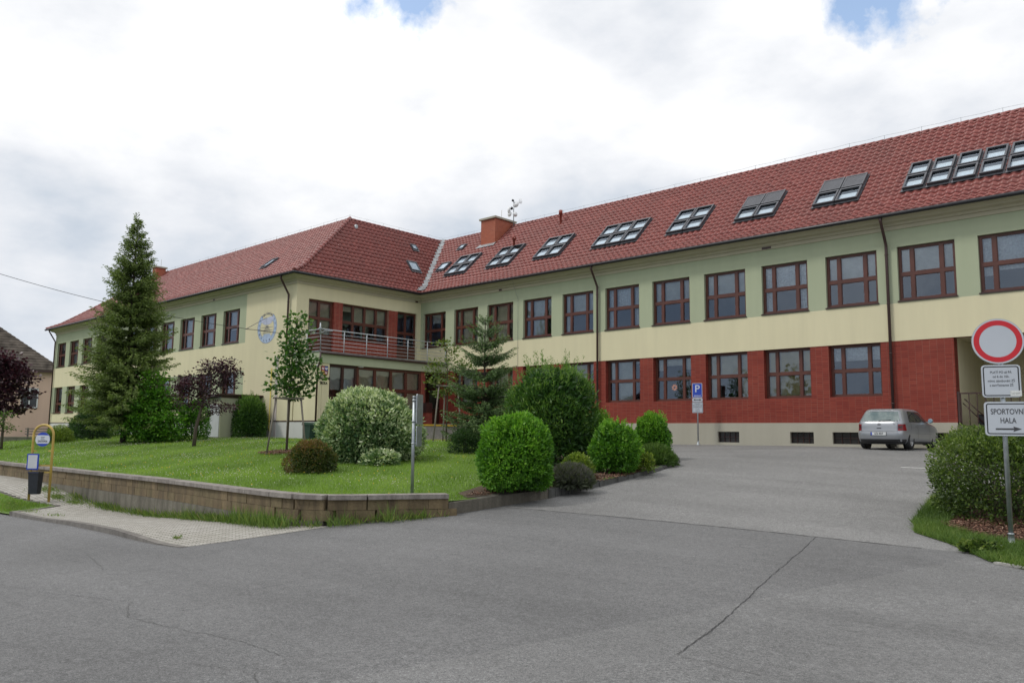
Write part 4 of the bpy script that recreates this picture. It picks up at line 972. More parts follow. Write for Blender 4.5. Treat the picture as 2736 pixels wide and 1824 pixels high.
shrub('laurel_shrub', (-15.0, 18.05, -.88), 1.32, 1.25, 2.95, 26000, .13, G['laurel'], 'tall dark willow-leaved shrub with upright shoots behind the bright round shrub', seed=7, amp=.24, shoots=110, shootlen=.6, sq=2.5, bot=.45, wfac=.24, sink=.14, up=.8)
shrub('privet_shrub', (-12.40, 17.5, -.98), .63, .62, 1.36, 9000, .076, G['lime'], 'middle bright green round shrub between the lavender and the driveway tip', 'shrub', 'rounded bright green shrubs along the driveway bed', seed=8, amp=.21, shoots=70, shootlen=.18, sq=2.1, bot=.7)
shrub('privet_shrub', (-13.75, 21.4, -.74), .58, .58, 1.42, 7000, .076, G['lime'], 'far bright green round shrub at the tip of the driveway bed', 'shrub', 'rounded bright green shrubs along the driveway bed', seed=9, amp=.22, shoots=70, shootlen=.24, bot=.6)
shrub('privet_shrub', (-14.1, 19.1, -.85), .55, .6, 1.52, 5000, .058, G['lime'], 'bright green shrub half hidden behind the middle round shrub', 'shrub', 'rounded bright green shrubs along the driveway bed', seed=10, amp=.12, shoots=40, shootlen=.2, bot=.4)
shrub('lavender_clump', (-11.70, 14.75, -1.14), .56, .50, .46, 5500, .11, G['lav'], 'dull grey-violet lavender clump beside the bright round shrub', 'shrub', seed=11, amp=.05, wfac=.07, up=1.6, jitter=.4, bot=.0, stems=False)
shrub('lavender_clump', (-12.75, 20.0, -.82), .62, .6, .55, 5500, .13, G['olive'], 'grey-green feathery clump at the driveway tip of the bed', 'shrub', seed=12, amp=.05, wfac=.07, up=1.6, jitter=.4, bot=.0, stems=False)
shrub('peony_clump', (-12.5, 16.0, -1.02), .42, .42, .58, 1500, .085, G['yellowg'], 'low green leafy clump with a pale flower head between lavender and round shrub', 'shrub', seed=13, wfac=.5, bot=.1, stems=False)
shrub('peony_clump', (-12.0, 18.3, -.92), .25, .3, .5, 700, .07, G['yellowg'], 'thin yellow-green clump beside the middle round shrub', 'shrub', seed=14, wfac=.5, bot=.1, stems=False)
shrub('yew_shrub', (-19.0, 18.4, -.68), .58, .58, .88, 4200, .045, G['darkg'], 'small dark green ball shrub at the foot of the layered fir', seed=15, amp=.05, bot=.4)
shrub('privet_hedge_ball', (-39.75, 22.2, -.36), 1.2, .8, 2.25, 13000, .085, G['laurel'], 'dark green upright clipped shrub against the school wall beside the shed', seed=16, amp=.12, shoots=120, shootlen=.4, sq=2.3, bot=.55, rz=.0)
shrub('forsythia_shrub', (-38.4, 18.5, -.5), .9, .8, 2.2, 4000, .09, G['tree'], 'mid green loose shrub behind the small purple tree', seed=17, bot=.3)
shrub('hedge_shrub', (-50.8, 18.2, -.7), 1.05, 1.0, 2.3, 5500, .09, G['darkg'], 'dark green bushy shrub left of the big conifer', seed=18, bot=.3)
shrub('hedge_shrub', (-57.2, 20.0, -.9), 1.6, .9, 2.0, 5000, .11, G['darkg'], 'dense dark green shrub behind the old timber planter', seed=19, bot=.3)
shrub('hedge_shrub', (-54.8, 20.5, -.9), 1.5, .8, 1.65, 5000, .07, G['olive'], 'soft olive green low shrub behind the bus stop sign', seed=20, bot=.3)
shrub('reddish_shrub', (-51.5, 17.0, -.8), .45, .45, .95, 1500, .06, G['spirea'], 'small reddish brown shrub seen above the bus stop arch', seed=21, bot=.2)
shrub('juniper_shrub', (-49.0, 15.9, -.72), 1.1, .7, .95, 3800, .09, G['yellowg'], 'low yellow-green spreading shrub beside the bus stop arch', seed=22, bot=.1, wfac=.2)
# right-hand hedge beside the no-entry sign
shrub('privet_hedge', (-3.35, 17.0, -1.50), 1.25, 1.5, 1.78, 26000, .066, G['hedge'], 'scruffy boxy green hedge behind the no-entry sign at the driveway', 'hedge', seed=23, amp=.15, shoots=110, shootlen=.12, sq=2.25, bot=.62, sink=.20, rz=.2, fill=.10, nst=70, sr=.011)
shrub('privet_hedge', (-1.35, 16.2, -1.45), 1.0, 1.2, 1.75, 9000, .075, G['yellowg'], 'lighter green leafy shrub at the right edge beyond the sign post', 'hedge', seed=24, amp=.14, bot=.5)
# ------------------------------------------------------------------ conifers
def conifer(name, pos, H, R, label, mat, seed, zlow=.06, whorl=.28, n0=8, droop=.28, tipup=.25, rfn=None, needle=.13, wid=.035, dens=1., lean=(0, 0), gapfn=None, twl=.42, cat='tree', zj=.5):
    rng = np.random.default_rng(seed); root = empty(name, pos, label, cat)
    tr = MB(); tr.tube([(0, 0, -.2), (lean[0]*.5, lean[1]*.5, H*.5), (lean[0], lean[1], H*.98)], [H*.0135, H*.008, .012], 9); 
    br = MB(); P_, D_, Ls, T_ = [], [], [], []
    z = H*zlow
    while z < H*.985:
        f = z/H; rmax = R*(rfn(f) if rfn else (1-f)**.85)
        nb = max(3, int(n0*(.55+.45*(1-f))))
        for b_ in range(nb):
            a = rng.uniform(0, 2*math.pi); L_ = max(.12, rmax*rng.uniform(.62, 1.12)); zz = z+rng.uniform(-1, 1)*whorl*zj
            if gapfn and not gapfn(f, a, rng): continue
            dirh = np.array([math.cos(a), math.sin(a), 0]); side = np.array([-math.sin(a), math.cos(a), 0])
            base = np.array([lean[0]*f, lean[1]*f, zz]); n = max(3, int(L_/.22))
            up0 = .55*(f**2)+.05-droop*(1-f)*.4
            def pt(t): return base+dirh*(L_*t)+np.array([0, 0, L_*(up0*t-droop*(1-f*.8)*t*t+tipup*t**4)])
            pts = [pt(i/n) for i in range(n+1)]
            if L_ > .3: br.tube([tuple(p) for p in pts], [max(.006, .016*L_*(1-.85*i/n)) for i in range(n+1)], 4, cap=False)
            m = int(L_/.085*dens)+2
            for s in np.linspace(.12, 1, m):
                p = pt(s); tl = twl*min(1, L_)*(1.08-s*.72)*rng.uniform(.6, 1.2)
                for sg in (-1, 1):
                    td = dirh*.75+side*sg*rng.uniform(.5, 1.1)+np.array([0, 0, rng.uniform(-.75, .05)*(1-f*.7)]); td /= np.linalg.norm(td)
                    k = max(2, int(tl/needle*2.6)); t = (np.arange(k)+rng.uniform(0, 1, k))/k
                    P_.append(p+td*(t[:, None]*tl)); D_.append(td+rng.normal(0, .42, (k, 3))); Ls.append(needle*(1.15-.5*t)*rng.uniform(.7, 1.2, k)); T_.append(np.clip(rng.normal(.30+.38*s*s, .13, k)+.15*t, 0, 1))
        z += whorl*(.55+.55*(1-f))
    P = np.concatenate(P_); V, F = leafmesh(P, np.concatenate(D_), np.concatenate(Ls), wid, rng)
    npmesh('crown', V, F, mat, root, np.concatenate(T_)); br.build('branches', M['darkbark'], root); tr.build('trunk', M['darkbark'], root)
    return root, len(P)
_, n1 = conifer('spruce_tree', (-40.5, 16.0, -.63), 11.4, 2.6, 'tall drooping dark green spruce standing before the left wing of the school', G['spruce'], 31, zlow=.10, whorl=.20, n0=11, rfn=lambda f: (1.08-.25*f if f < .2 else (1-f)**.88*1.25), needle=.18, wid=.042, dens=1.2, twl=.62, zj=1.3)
def firgap(f, a, rng): 
    t = (f*9.5) % 1.0
    return f < .42 or t < .52
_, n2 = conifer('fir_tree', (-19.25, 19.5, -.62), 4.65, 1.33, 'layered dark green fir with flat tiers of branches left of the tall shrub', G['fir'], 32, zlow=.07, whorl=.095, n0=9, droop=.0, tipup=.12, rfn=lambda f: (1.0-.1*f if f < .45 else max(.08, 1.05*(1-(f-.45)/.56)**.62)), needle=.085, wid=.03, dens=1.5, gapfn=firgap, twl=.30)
# ------------------------------------------------------------------ broadleaf trees: trunk, limbs towards leaf clusters
def broadleaf(name, pos, trunk, clusters, mat, label, seed, leaf=.11, dens=260, bark='bark', wfac=.75, group=None, cat='tree', droop=0.):
    """clusters: (lateral, depth, height, radius lateral, radius vertical) in metres from the foot"""
    rng = np.random.default_rng(seed); rr_ = random.Random(seed); root = empty(name, pos, label, cat, group)
    tp = [Vector(tuple(L2(a, d))[:2]+(z,)) for (a, d, z, r) in trunk]; t = MB(); t.tube([tuple(p) for p in tp], [r for *_, r in trunk], 9)
    lb_ = MB(); Ps, Ds, Ts = [], [], []
    for (a, d, z, rl, rv) in clusters:
        c = L2(a, d); c.z = z
        zs = z-rv*.6-abs(a)*.35; src = tp[-1]
        for p, q in zip(tp, tp[1:]):
            if p.z <= zs <= q.z: src = p.lerp(q, (zs-p.z)/(q.z-p.z+1e-6)); break
            if zs < tp[1].z: src = tp[1]
        mid = (src+c)/2+Vector((0, 0, .12*rl)); lb_.tube([tuple(src), tuple(mid), tuple(c)], [.022+.012*rl, .014, .006], 5)
        n = int(dens*(rl*rl*rv)**.72*3.0)+60; k = max(5, int(n/16))
        sub = rng.normal(size=(k, 3)); sub /= np.linalg.norm(sub, axis=1, keepdims=True); sub *= rng.uniform(.25, 1.0, (k, 1))
        sub = np.array(c)+sub*np.array([rl, rl, rv])
        for s in sub:
            lb_.tube([tuple(c), tuple(s)], [.008, .004], 3, cap=False)
            m = rng.integers(10, 22); o_ = rng.normal(0, 1, (m, 3))*np.array([1, 1, .45])*leaf*1.35
            Ps.append(s+o_); dd = o_/(np.linalg.norm(o_, axis=1, keepdims=True)+1e-6)+rng.normal(0, .4, (m, 3)); dd[:, 2] -= droop; Ds.append(dd)
            Ts.append(np.clip(rng.normal(.42, .17, m)+.25*(s[2]-z)/rv, 0, 1))
    P = np.concatenate(Ps); Ls = leaf*rng.uniform(.6, 1.25, len(P)); V, F = leafmesh(P, np.concatenate(Ds), Ls, Ls*wfac, rng, flat=.5)
    npmesh('crown', V, F, mat, root, np.concatenate(Ts)); lb_.build('branches', M[bark], root); t.build('trunk', M[bark], root); return root
def px_cl(lst, cx, by, sc, nx=1.): 
    return [((x-cx)*sc*nx, random.Random(i*7+3).uniform(-.6, .6)*rx*sc, (by-y)*sc, rx*sc, ry*sc) for i, (x, y, rx, ry) in enumerate(lst)]
# staked maple (scale: metres per photo pixel at its distance)
s = 28.0/2130
broadleaf('maple_tree', (-24.97, 15.44, -.74), [(0, 0, -.1, .045), (.03, 0, 1.5, .038), (.06, 0, 3.2, .026), (.16, 0, 4.6, .01)],
  px_cl([(760,862,17,14),(752,885,22,16),(770,905,22,14),(742,915,18,12),(735,940,22,16),(762,938,26,18),(728,962,24,16),(775,965,24,16),(800,950,16,10),(750,985,30,18),(720,1005,22,14),(790,995,26,14),(815,1005,14,8),(735,1030,30,16),(775,1028,30,15),(708,1030,14,8),(745,1050,26,10),(780,1050,18,8),(760,850,8,8)], 741, 1210, s, .84),
  G['maple'], 'young green maple tied to three wooden stakes on the lawn', 41, leaf=.15, dens=300)
def stakes(pos, label, h, r, sc_h=.95, grp='tripod stakes around young trees'):
    root = empty('tree_stakes', pos, label, 'tree stakes', grp)
    for i in range(3):
        a = .5+i*2*math.pi/3; mb = MB(); mb.tube([(math.cos(a)*r, math.sin(a)*r, -.15), (math.cos(a)*r*.62, math.sin(a)*r*.62, h)], .032, 8); mb.build('stake', M['stake'], root)
    mb = MB(); pr = [Vector((math.cos(.5+i*2*math.pi/3)*r*.64, math.sin(.5+i*2*math.pi/3)*r*.64, h-.05)) for i in range(3)]
    for i in range(3):
        p, q = pr[i], pr[(i+1) % 3]; d = (q-p).normalized()*.1; n = Vector((-d.y, d.x, 0)).normalized()*.025; mb.obox(p-d-n, q-p+d*2, n*2, (0, 0, .06))
    mb.build('cross_rail', M['stake'], root)
    return root
stakes((-24.97, 15.44, -.74), 'three weathered stakes with a top frame around the green maple', 1.95, .78)
stakes((-24.6, 22.7, -.34), 'three weathered stakes with a top frame around the thin sapling by the steps', 2.35, .72)
s = 33.2/2130
broadleaf('sapling_tree', (-24.6, 22.7, -.34), [(0, 0, -.1, .035), (.02, 0, 2.6, .028), (-.05, 0, 3.7, .014), (-.08, 0, 4.0, .006)],
  px_cl([(1180,915,12,4),(1202,930,8,6),(1200,955,14,8),(1165,968,12,5),(1225,978,14,4),(1150,985,16,6),(1240,972,8,4),(1175,1000,16,9),(1205,1010,14,8),(1160,1022,14,6),(1215,1035,12,6),(1190,1045,12,6),(1170,1050,8,5)], 1192, 1180, s),
  G['sap'], 'thin yellow-green sapling beside the entrance steps', 42, leaf=.12, dens=160)
s = 33.7/2130
broadleaf('purple_plum_tree', (-32.9, 15.9, -.66), [(0, 0, -.1, .085), (.05, 0, .8, .07), (.25, 0, 1.7, .055), (.45, 0, 2.6, .03), (.5, 0, 3.3, .012)],
  px_cl([(560,968,28,10),(590,975,30,12),(540,985,30,14),(575,995,32,14),(610,990,20,12),(510,1005,26,14),(545,1015,30,14),(590,1020,26,12),(480,1025,20,12),(520,1035,26,12),(475,1045,16,10),(500,1055,20,8),(560,1040,18,10),(545,1075,26,8),(585,1082,28,7),(615,1085,22,7),(570,1095,18,7),(515,1080,18,6),(600,960,14,8),(470,1030,22,16),(490,1010,24,16),(462,1055,16,12),(530,1050,30,14),(500,1035,30,16),(600,1000,30,16),(560,985,40,18),(575,1025,34,16),(480,1075,20,9)], 516, 1192, s),
  G['purple'], 'small crooked purple-leaved tree in front of the white shed doors', 43, leaf=.12, dens=380, bark='bark', wfac=.6)
s = 38.3/2130
broadleaf('leafy_tree', (-38.5, 16.6, -.58), [(0, 0, -.1, .10), (0, 0, .6, .08), (.1, 0, 1.8, .05), (.05, 0, 3.0, .015)],
  px_cl([(390,1005,16,12),(400,1025,24,14),(415,1050,32,18),(380,1050,24,16),(365,1080,32,18),(420,1085,40,20),(455,1080,22,16),(350,1115,30,18),(400,1120,44,20),(455,1118,30,20),(345,1145,28,16),(400,1150,48,18),(455,1150,30,18),(380,1170,36,10),(440,1170,34,10)], 402, 1182, s),
  G['lime'], 'bright green small leafy tree right of the tall spruce', 44, leaf=.15, dens=1000, wfac=.6)
s = 41./2130
broadleaf('purple_maple_tree', (-48.4, 12.4, -1.1), [(0, 0, -.1, .16), (0, 0, 1.6, .12), (.3, 0, 3.2, .07), (.3, 0, 4.6, .02)],
  px_cl([(-20,950,40,20),(15,960,30,18),(-40,985,40,24),(20,985,36,20),(45,1000,26,16),(-10,1015,44,22),(40,1030,30,14),(65,1045,18,10),(-30,1050,40,20),(15,1060,36,14),(55,1085,22,8),(20,1095,28,10),(-20,1090,36,14),(72,1000,14,6)], -20, 1200, s),
  G['purple'], 'dark purple spreading maple at the left edge before the pink house', 45, leaf=.19, dens=520, bark='darkbark')
s = 40/2130
broadleaf('young_tree', (-46.0, 12.3, -1.05), [(0, 0, -.1, .07), (0, 0, 1.1, .06), (0, 0, 2.1, .02)], px_cl([(-5,1125,26,16),(22,1140,14,10),(0,1105,20,10),(-28,1130,20,14)], 5, 1198, s), G['olive'], 'small green lollipop tree with a thin grey trunk at the left edge', 46, leaf=.1, dens=420)
# conifer branches behind the no-entry sign
s = 15/2130
conifer('pine_tree', (-.3, 17.2, -1.3), 3.6, 1.15, 'conifer with spiky branches at the right edge behind the round sign', G['spruce'], 47, zlow=.25, whorl=.16, n0=8, needle=.09, wid=.016, dens=1.2, twl=.3, rfn=lambda f: (1-f)**.5)
print('needles', n1, n2)
# ------------------------------------------------------------------ lawn: blades and flowers
def scatter(poly, n, fn, rng, keep=None):
    xs = [p[0] for p in poly]; ys = [p[1] for p in poly]; X = rng.uniform(min(xs), max(xs), n*3); Y = rng.uniform(min(ys), max(ys), n*3)
    m = inpoly(X, Y, poly)
    if keep is not None: m &= keep(X, Y, rng)
    X, Y = X[m][:n], Y[m][:n]; return X, Y, fn(X, Y)
def blades(name, poly, n, fn, h, w, mat, seed, keep=None, off=0., spread=.35):
    rng = np.random.default_rng(seed); X, Y, Z = scatter(poly, n, fn, rng, keep); n = len(X)
    P = np.stack([X, Y, Z+off], 1); a = rng.uniform(0, 2*math.pi, n); hh = h*rng.uniform(.5, 1.3, n)
    S = np.stack([np.cos(a), np.sin(a), np.zeros(n)], 1)*(w*rng.uniform(.6, 1.3, n))[:, None]; T = np.stack([rng.normal(0, spread, n)*hh, rng.normal(0, spread, n)*hh, hh], 1)
    V = np.stack([P-S, P+S, P+T], 1).reshape(-1, 3); F = np.arange(3*n).reshape(n, 3)
    patch = .18*np.sin(X*1.3+Y*.7)+.12*np.sin(X*.5-Y*1.9)+.1*np.sin(X*3.1+Y*2.3)
    o = npmesh(name, V, F, mat, None, np.clip(rng.normal(.42, .17, n)+patch, 0, 1)); return tag(o, kind='stuff')
nearL = [p for p in LAWNP if p[0] > -46]+[(-46, 23.3), (-46, 9.1)]
LW = [(-46, 9.25)]+[(x, y+.17) for x, y in WALL if x > -45]+[(x-.24, y) for x, y in CURB[1:12]]+[(-16.5, 24.5), (-31, 25.2), (-34.6, 25.0), (-34.7, 23.0), (-46, 23.0)]
def thin(X, Y, rng): 
    d = np.hypot(X, Y); return (rng.uniform(0, 1, len(X)) < np.clip((17./d)**1.2, .12, 1)) & ~inpoly(X, Y, BED)
o = blades('lawn_grass', LW, 150000, zl, .060, .007, G['grass'], 51, thin); tag(o, 'short green lawn grass on the raised lawn', 'grass')
o = blades('lawn_grass', [(-88, 9.5), (-45, 9.3), (-45, 23), (-88, 23)], 20000, zl, .09, .02, G['grass'], 52); tag(o, 'short green lawn grass left of the tall spruce', 'grass')
o = blades('verge_grass', VERGE[:7]+[(-1, 14.1), (-2.6, 14.2), (-3.4, 14.6), (-4.0, 15.3)], 26000, lambda x, y: za(x, y)+.01, .11, .006, G['weed'], 53, spread=.6); tag(o, 'rough grass around the foot of the no-entry sign post', 'grass')
o = blades('verge_grass', [(-5.0, 18.5), (-4.5, 15.3), (-3.9, 14.9), (-4.3, 18.5)], 7000, lambda x, y: za(x, y)+.01, .10, .006, G['weed'], 55, spread=.6); tag(o, 'rough grass beside the hedge along the driveway', 'grass')
o = blades('verge_grass', [(-23.6, 6.7), (-24.35, 7.85), (-26.2, 7.4), (-30, 7.15), (-45, 7.05), (-45, 6.3), (-28, 6.55)], 12000, zpatch, .07, .007, G['grass'], 54); tag(o, 'small grass strip between the road and the path at the bus stop', 'grass')
def flowers(name, poly, n, fn, mat, seed, size, label, clump=True):
    rng = np.random.default_rng(seed); X, Y, Z = scatter(poly, n*3, fn, rng, None)
    if clump:
        k = 55; cx_, cy_ = scatter(poly, k, fn, rng)[:2]; rad = rng.uniform(.4, 1.6, len(cx_))
        d = np.min(((X[:, None]-cx_)**2+((Y[:, None]-cy_)*1.4)**2)/rad**2, axis=1); m = rng.uniform(0, 1, len(X)) < np.exp(-d*.9)*.9+.07
        X, Y, Z = X[m][:n], Y[m][:n], Z[m][:n]
    n = len(X); P = np.stack([X, Y, Z+.055+rng.uniform(0, .02, n)], 1); q = size*rng.uniform(.7, 1.3, n)
    o6 = np.array([[1,0,0],[-1,0,0],[0,1,0],[0,-1,0],[0,0,1],[0,0,-1]])*.5; V = (P[:, None]+o6[None]*q[:, None, None]).reshape(-1, 3)
    f8 = np.array([[0,2,4],[2,1,4],[1,3,4],[3,0,4],[2,0,5],[1,2,5],[3,1,5],[0,3,5]]); F = (f8[None]+6*np.arange(n)[:, None, None]).reshape(-1, 3)
    o = npmesh(name, V, F, mat); return tag(o, label, 'flowers', kind='stuff')
flowers('clover_flowers', LW, 5200, zl, plain('clover_white', (.58, .56, .47), .8), 61, .022, 'small white clover heads dotted over the lawn')
flowers('dandelion_flowers', LW, 420, zl, plain('dandelion_yellow', (.75, .50, .02), .7), 62, .026, 'small yellow flowers dotted over the lawn')
# weeds along the foot of the wall
rngw = np.random.default_rng(70); WP = [Vector((x, y, 0)) for x, y in WALL if x > -27.5]
def weeds(n, lo, hi, hmax, wd, seed, name, label, dense=None):
    rng = np.random.default_rng(seed); segs = [(a, b, (b-a).length) for a, b in zip(WP, WP[1:])]; tot = sum(s_[2] for s_ in segs); Pv, Dv, Lv, Tv = [], [], [], []
    clumps = rng.uniform(0, tot, 60)
    for _ in range(n):
        t = rng.uniform(0, tot) if rng.uniform() < .35 else (rng.choice(clumps)+rng.normal(0, .12)) % tot
        if dense and rng.uniform() > dense(t/tot): continue
        for a, b, l_ in segs:
            if t <= l_: break
            t -= l_
        p = a.lerp(b, min(1, t/l_)); tt = (b-a).normalized(); nn = Vector((tt.y, -tt.x, 0)); q = p+nn*(.16+abs(rng.normal(0, .13)))
        zg = z1(zp, q.x, q.y) if q.x < -13.2 else z1(za, q.x, q.y)
        hgt = hmax*rng.uniform(.2, 1)**1.5; dd = np.array([nn.x*.5+rng.normal(0, .4), nn.y*.5+rng.normal(0, .4), 1.])
        Pv.append((q.x, q.y, zg)); Dv.append(dd); Lv.append(hgt); Tv.append(np.clip(rng.normal(.45, .25), 0, 1))
    V, F = leafmesh(np.array(Pv), np.array(Dv), np.array(Lv), wd, rng); o = npmesh(name, V, F, G['weed'], None, np.array(Tv)); return tag(o, label, 'weeds', kind='stuff')
weeds(7000, 0, 1, .28, .016, 71, 'weeds', 'weeds and long grass along the foot of the retaining wall', lambda t: .25+.75*math.exp(-((t-.68)/.17)**2)+.2*(t < .5))
rng = np.random.default_rng(73); Pw = []
for (cx_, cy_, r_, n) in ((-15.2, 8.38, .35, 420), (-14.6, 8.3, .4, 700), (-14.0, 8.25, .35, 600), (-13.5, 8.3, .28, 420), (-12.55, 8.95, .2, 160), (-12.05, 9.75, .25, 240), (-17.4, 8.5, .3, 160)):
    n = int(n*.42); x = cx_+rng.normal(0, r_*.5, n); y = cy_+rng.normal(0, .11, n); Pw.append(np.stack([x, y, zp(x, y)], 1))
Pw = np.concatenate(Pw); n = len(Pw); D_ = np.stack([rng.normal(0, .38, n), rng.normal(-.12, .3, n), np.ones(n)], 1)
V, F = leafmesh(Pw, D_, rng.uniform(.35, 1, n)**2*.45, .013, rng)
tag(npmesh('tall_weeds', V, F, G['weed'], None, np.clip(rng.normal(.42, .2, n), 0, 1)), 'tall grass clumps against the bend of the retaining wall', 'weeds', kind='stuff')
rng = np.random.default_rng(72); W = []
for (cx_, cy_, r_, n) in ((-25.2, 7.2, .8, 700), (-24.4, 6.9, .5, 300), (-23.3, 7.0, .5, 120), (-21.8, 7.1, .35, 60), (-27.1, 8.6, .8, 700), (-25.7, 8.4, .5, 600), (-24.6, 8.5, .5, 500), (-14.0, 6.55, .12, 60)):
    x = cx_+rng.normal(0, r_*.5, n); y = cy_+rng.normal(0, r_*.22, n); W.append(np.stack([x, y, zp(x, y)], 1))
W = np.concatenate(W); n = len(W); V, F = leafmesh(W, np.stack([rng.normal(0, .6, n), rng.normal(0, .6, n), np.ones(n)], 1), rng.uniform(.02, .10, n), .012, rng)
tag(npmesh('weeds', V, F, G['weed'], None, np.clip(rng.normal(.5, .2, n), 0, 1)), 'tufts of grass growing between the pavers at the bus stop', 'weeds', kind='stuff')
# bark chips: around the maple and under the hedge
def chips(cx_, cy_, rx_, ry_, n, fn, label, seed, off=.02):
    rng = np.random.default_rng(seed); r = np.sqrt(rng.uniform(0, 1, n)); a = rng.uniform(0, 6.283, n); x = cx_+r*np.cos(a)*rx_; y = cy_+r*np.sin(a)*ry_
    P = np.stack([x, y, fn(x, y)+off+rng.uniform(0, .03, n)], 1); d = rng.normal(size=(n, 3)); d[:, 2] *= .25
    V, F = leafmesh(P, d, rng.uniform(.04, .10, n), .025, rng, flat=2.); o = npmesh('bark_chips', V, F, leafmat('chips'+str(seed), [(.06, .028, .018), (.11, .05, .03), (.17, .09, .06), (.25, .17, .12)], .9, 0.), None, rng.uniform(0, 1, n)); return tag(o, label, 'bark chips', kind='stuff')
chips(-24.97, 15.3, 1.0, .75, 2600, zl, 'reddish bark chips in a ring around the staked maple', 81, .05)
chips(-2.1, 15.3, 1.9, .95, 5200, za, 'reddish brown bark mulch under the hedge by the sign', 82, .07)
chips(-12.1, 15.0, .4, 3.2, 3000, zl, 'dry brown litter on the bed along the curb', 83)
shrub('mallow_clump', (-2.95, 13.15, -1.60), .26, .22, .13, 420, .07, G['hedge'], 'low round-leaved silvery green clump in the rough grass near the sign', 'plant', seed=84, wfac=.9, bot=0, stems=False)
wm = MB(); 
for i, (x, y) in enumerate(((-2.62, 12.28), (-2.48, 12.22), (-2.36, 12.16))): wm.obox((x, y, z1(za, x, y)+.004), (.16, -.04, 0), (.03, .07, 0), (0, 0, .03))
tag(wm.build('edging_stone', stone('pale_stone', (.42, .41, .38), (.25, .24, .22), 4)), 'pale flat stones on the verge edge near the sign', 'stones')
# ------------------------------------------------------------------ road signs
sgw = plain('sign_white', (.47, .50, .55), .35, var=.04, scale=2); sgr = plain('sign_red', (.52, .012, .022), .35, var=.05); sgb = plain('sign_blue', (.02, .06, .42), .35, var=.05); sgk = plain('sign_black', (.012, .012, .014), .4); sge = plain('sign_rim', (.36, .38, .40), .4, .4)
def rrect(w, h, r, n=6):
    P = []
    for cx_, cy_, a0 in ((w/2-r, h/2-r, 0), (-w/2+r, h/2-r, 90), (-w/2+r, -h/2+r, 180), (w/2-r, -h/2+r, 270)):
        for i in range(n+1): a = R(a0+90*i/n); P.append((cx_+r*math.cos(a), cy_+r*math.sin(a)))
    return P
def ring(mb, P, Q, o, u, w, n_, off, m):
    b = len(mb.v); k = len(P)
    for S in (P, Q): mb.v += [tuple(Vector(o)+Vector(u)*a+Vector(w)*b_+Vector(n_)*off) for a, b_ in S]
    for i in range(k): j = (i+1) % k; mb.face((b+i, b+j, b+k+j, b+k+i), m)
def plate(root, c, u, w, h_, wd, rad, border, name, mats, n_, inset=.022, bw=.016):
    mb = MB(); P = rrect(wd, h_, rad); mb.prism(P, Vector(c)-Vector(n_)*.03, u, w, Vector(n_)*.03, 2)
    F_ = rrect(wd-.006, h_-.006, rad*.95); mb.poly([tuple(Vector(c)+Vector(u)*a+Vector(w)*b+Vector(n_)*.001) for a, b in F_], 0)
    if border: ring(mb, rrect(wd-2*inset, h_-2*inset, rad*.7), rrect(wd-2*inset-2*bw, h_-2*inset-2*bw, rad*.45), c, u, w, n_, .0022, 1)
    return mb.build(name, mats, root)
sp = empty('no_entry_sign_post', (-2.76, 14.14, -1.58), 'tall galvanised post with a round red-rimmed white sign and two white text plates', 'road sign')
def loc(root, p): return tuple(Vector(p)-Vector(root.location))
mb = MB(); mb.tube([(0, 0, .04), (0, 0, 3.42)], .035, 16); mb.build('post', M['galv'], sp)
mb = MB(); mb.lathe([(.085, .0), (.085, .02), (.055, .03), (.04, .16), (.046, .165), (.046, .185), (.036, .19)], (0, 0, 0), n=16); mb.obox((-.12, -.12, -.01), (.24, 0, 0), (0, .24, 0), (0, 0, .02)); mb.build('foot', M['galv'], sp)
ray_ = Vector((-2.7, 13.9, 0)).normalized(); n_ = -ray_; ang = R(7); n_ = Vector((n_.x*math.cos(ang)-n_.y*math.sin(ang), n_.x*math.sin(ang)+n_.y*math.cos(ang), 0)); u_ = Vector((0, 0, 1)).cross(n_); w_ = Vector((0, 0, 1))
cfront = n_*.065
cc = cfront+Vector((0, 0, 3.09))-u_*.03
mb = MB(); C_ = lambda r: [(r*math.cos(2*math.pi*i/56), r*math.sin(2*math.pi*i/56)) for i in range(56)]
mb.prism(C_(.352), cc-n_*.03, u_, w_, n_*.03, 2); mb.poly([tuple(cc+u_*a+w_*b+n_*.001) for a, b in C_(.347)], 0); ring(mb, C_(.325), C_(.248), cc, u_, w_, n_, .0025, 1)
mb.build('round_sign', [sgw, sgr, sge], sp)
c1_ = cfront+Vector((0, 0, 2.475))-u_*.015
plate(sp, c1_, u_, w_, .50, .52, .05, True, 'text_plate', [sgw, sgk, sge], n_)
inkgrey = plain('sign_ink', (.05, .05, .055), .5)
for i, s in enumerate(('PLATÍ PO až PÁ', 'od 6 do 16h.', 'mimo zásobování ZŠ', 'a zaměstnance ZŠ')):
    text(s, .052, plane_m(tuple(c1_+w_*(.135-.066*i)+n_*.003), u_, w_), inkgrey, sp, 'lettering', sx=.82, ext=.0006)
mb = MB(); cst = c1_+u_*.185-w_*.19+n_*.0035; mb.prism(rrect(.15, .085, .004, 1), cst, u_, w_, n_*.002); mb.build('paper_sticker', plain('sticker', (.62, .63, .62), .7, var=.1, scale=30), sp)
text('viz vjezd', .038, plane_m(tuple(cst+n_*.0028), u_*1.+w_*.08, w_), plain('pencil', (.3, .3, .3), .8), sp, 'handwriting', sx=.8, ext=.0003)
c2_ = cfront+Vector((0, 0, 1.90))+u_*.045
plate(sp, c2_, u_, w_, .52, .62, .05, True, 'direction_plate', [sgw, sgk, sge], n_, inset=.026)
text('SPORTOVNÍ', .115, plane_m(tuple(c2_+w_*.105+n_*.003), u_, w_), inkgrey, sp, 'lettering', sx=.72, ext=.0006, bold=.0012)
text('HALA', .115, plane_m(tuple(c2_-w_*.03+n_*.003), u_, w_), inkgrey, sp, 'lettering', sx=.72, ext=.0006, bold=.0012)
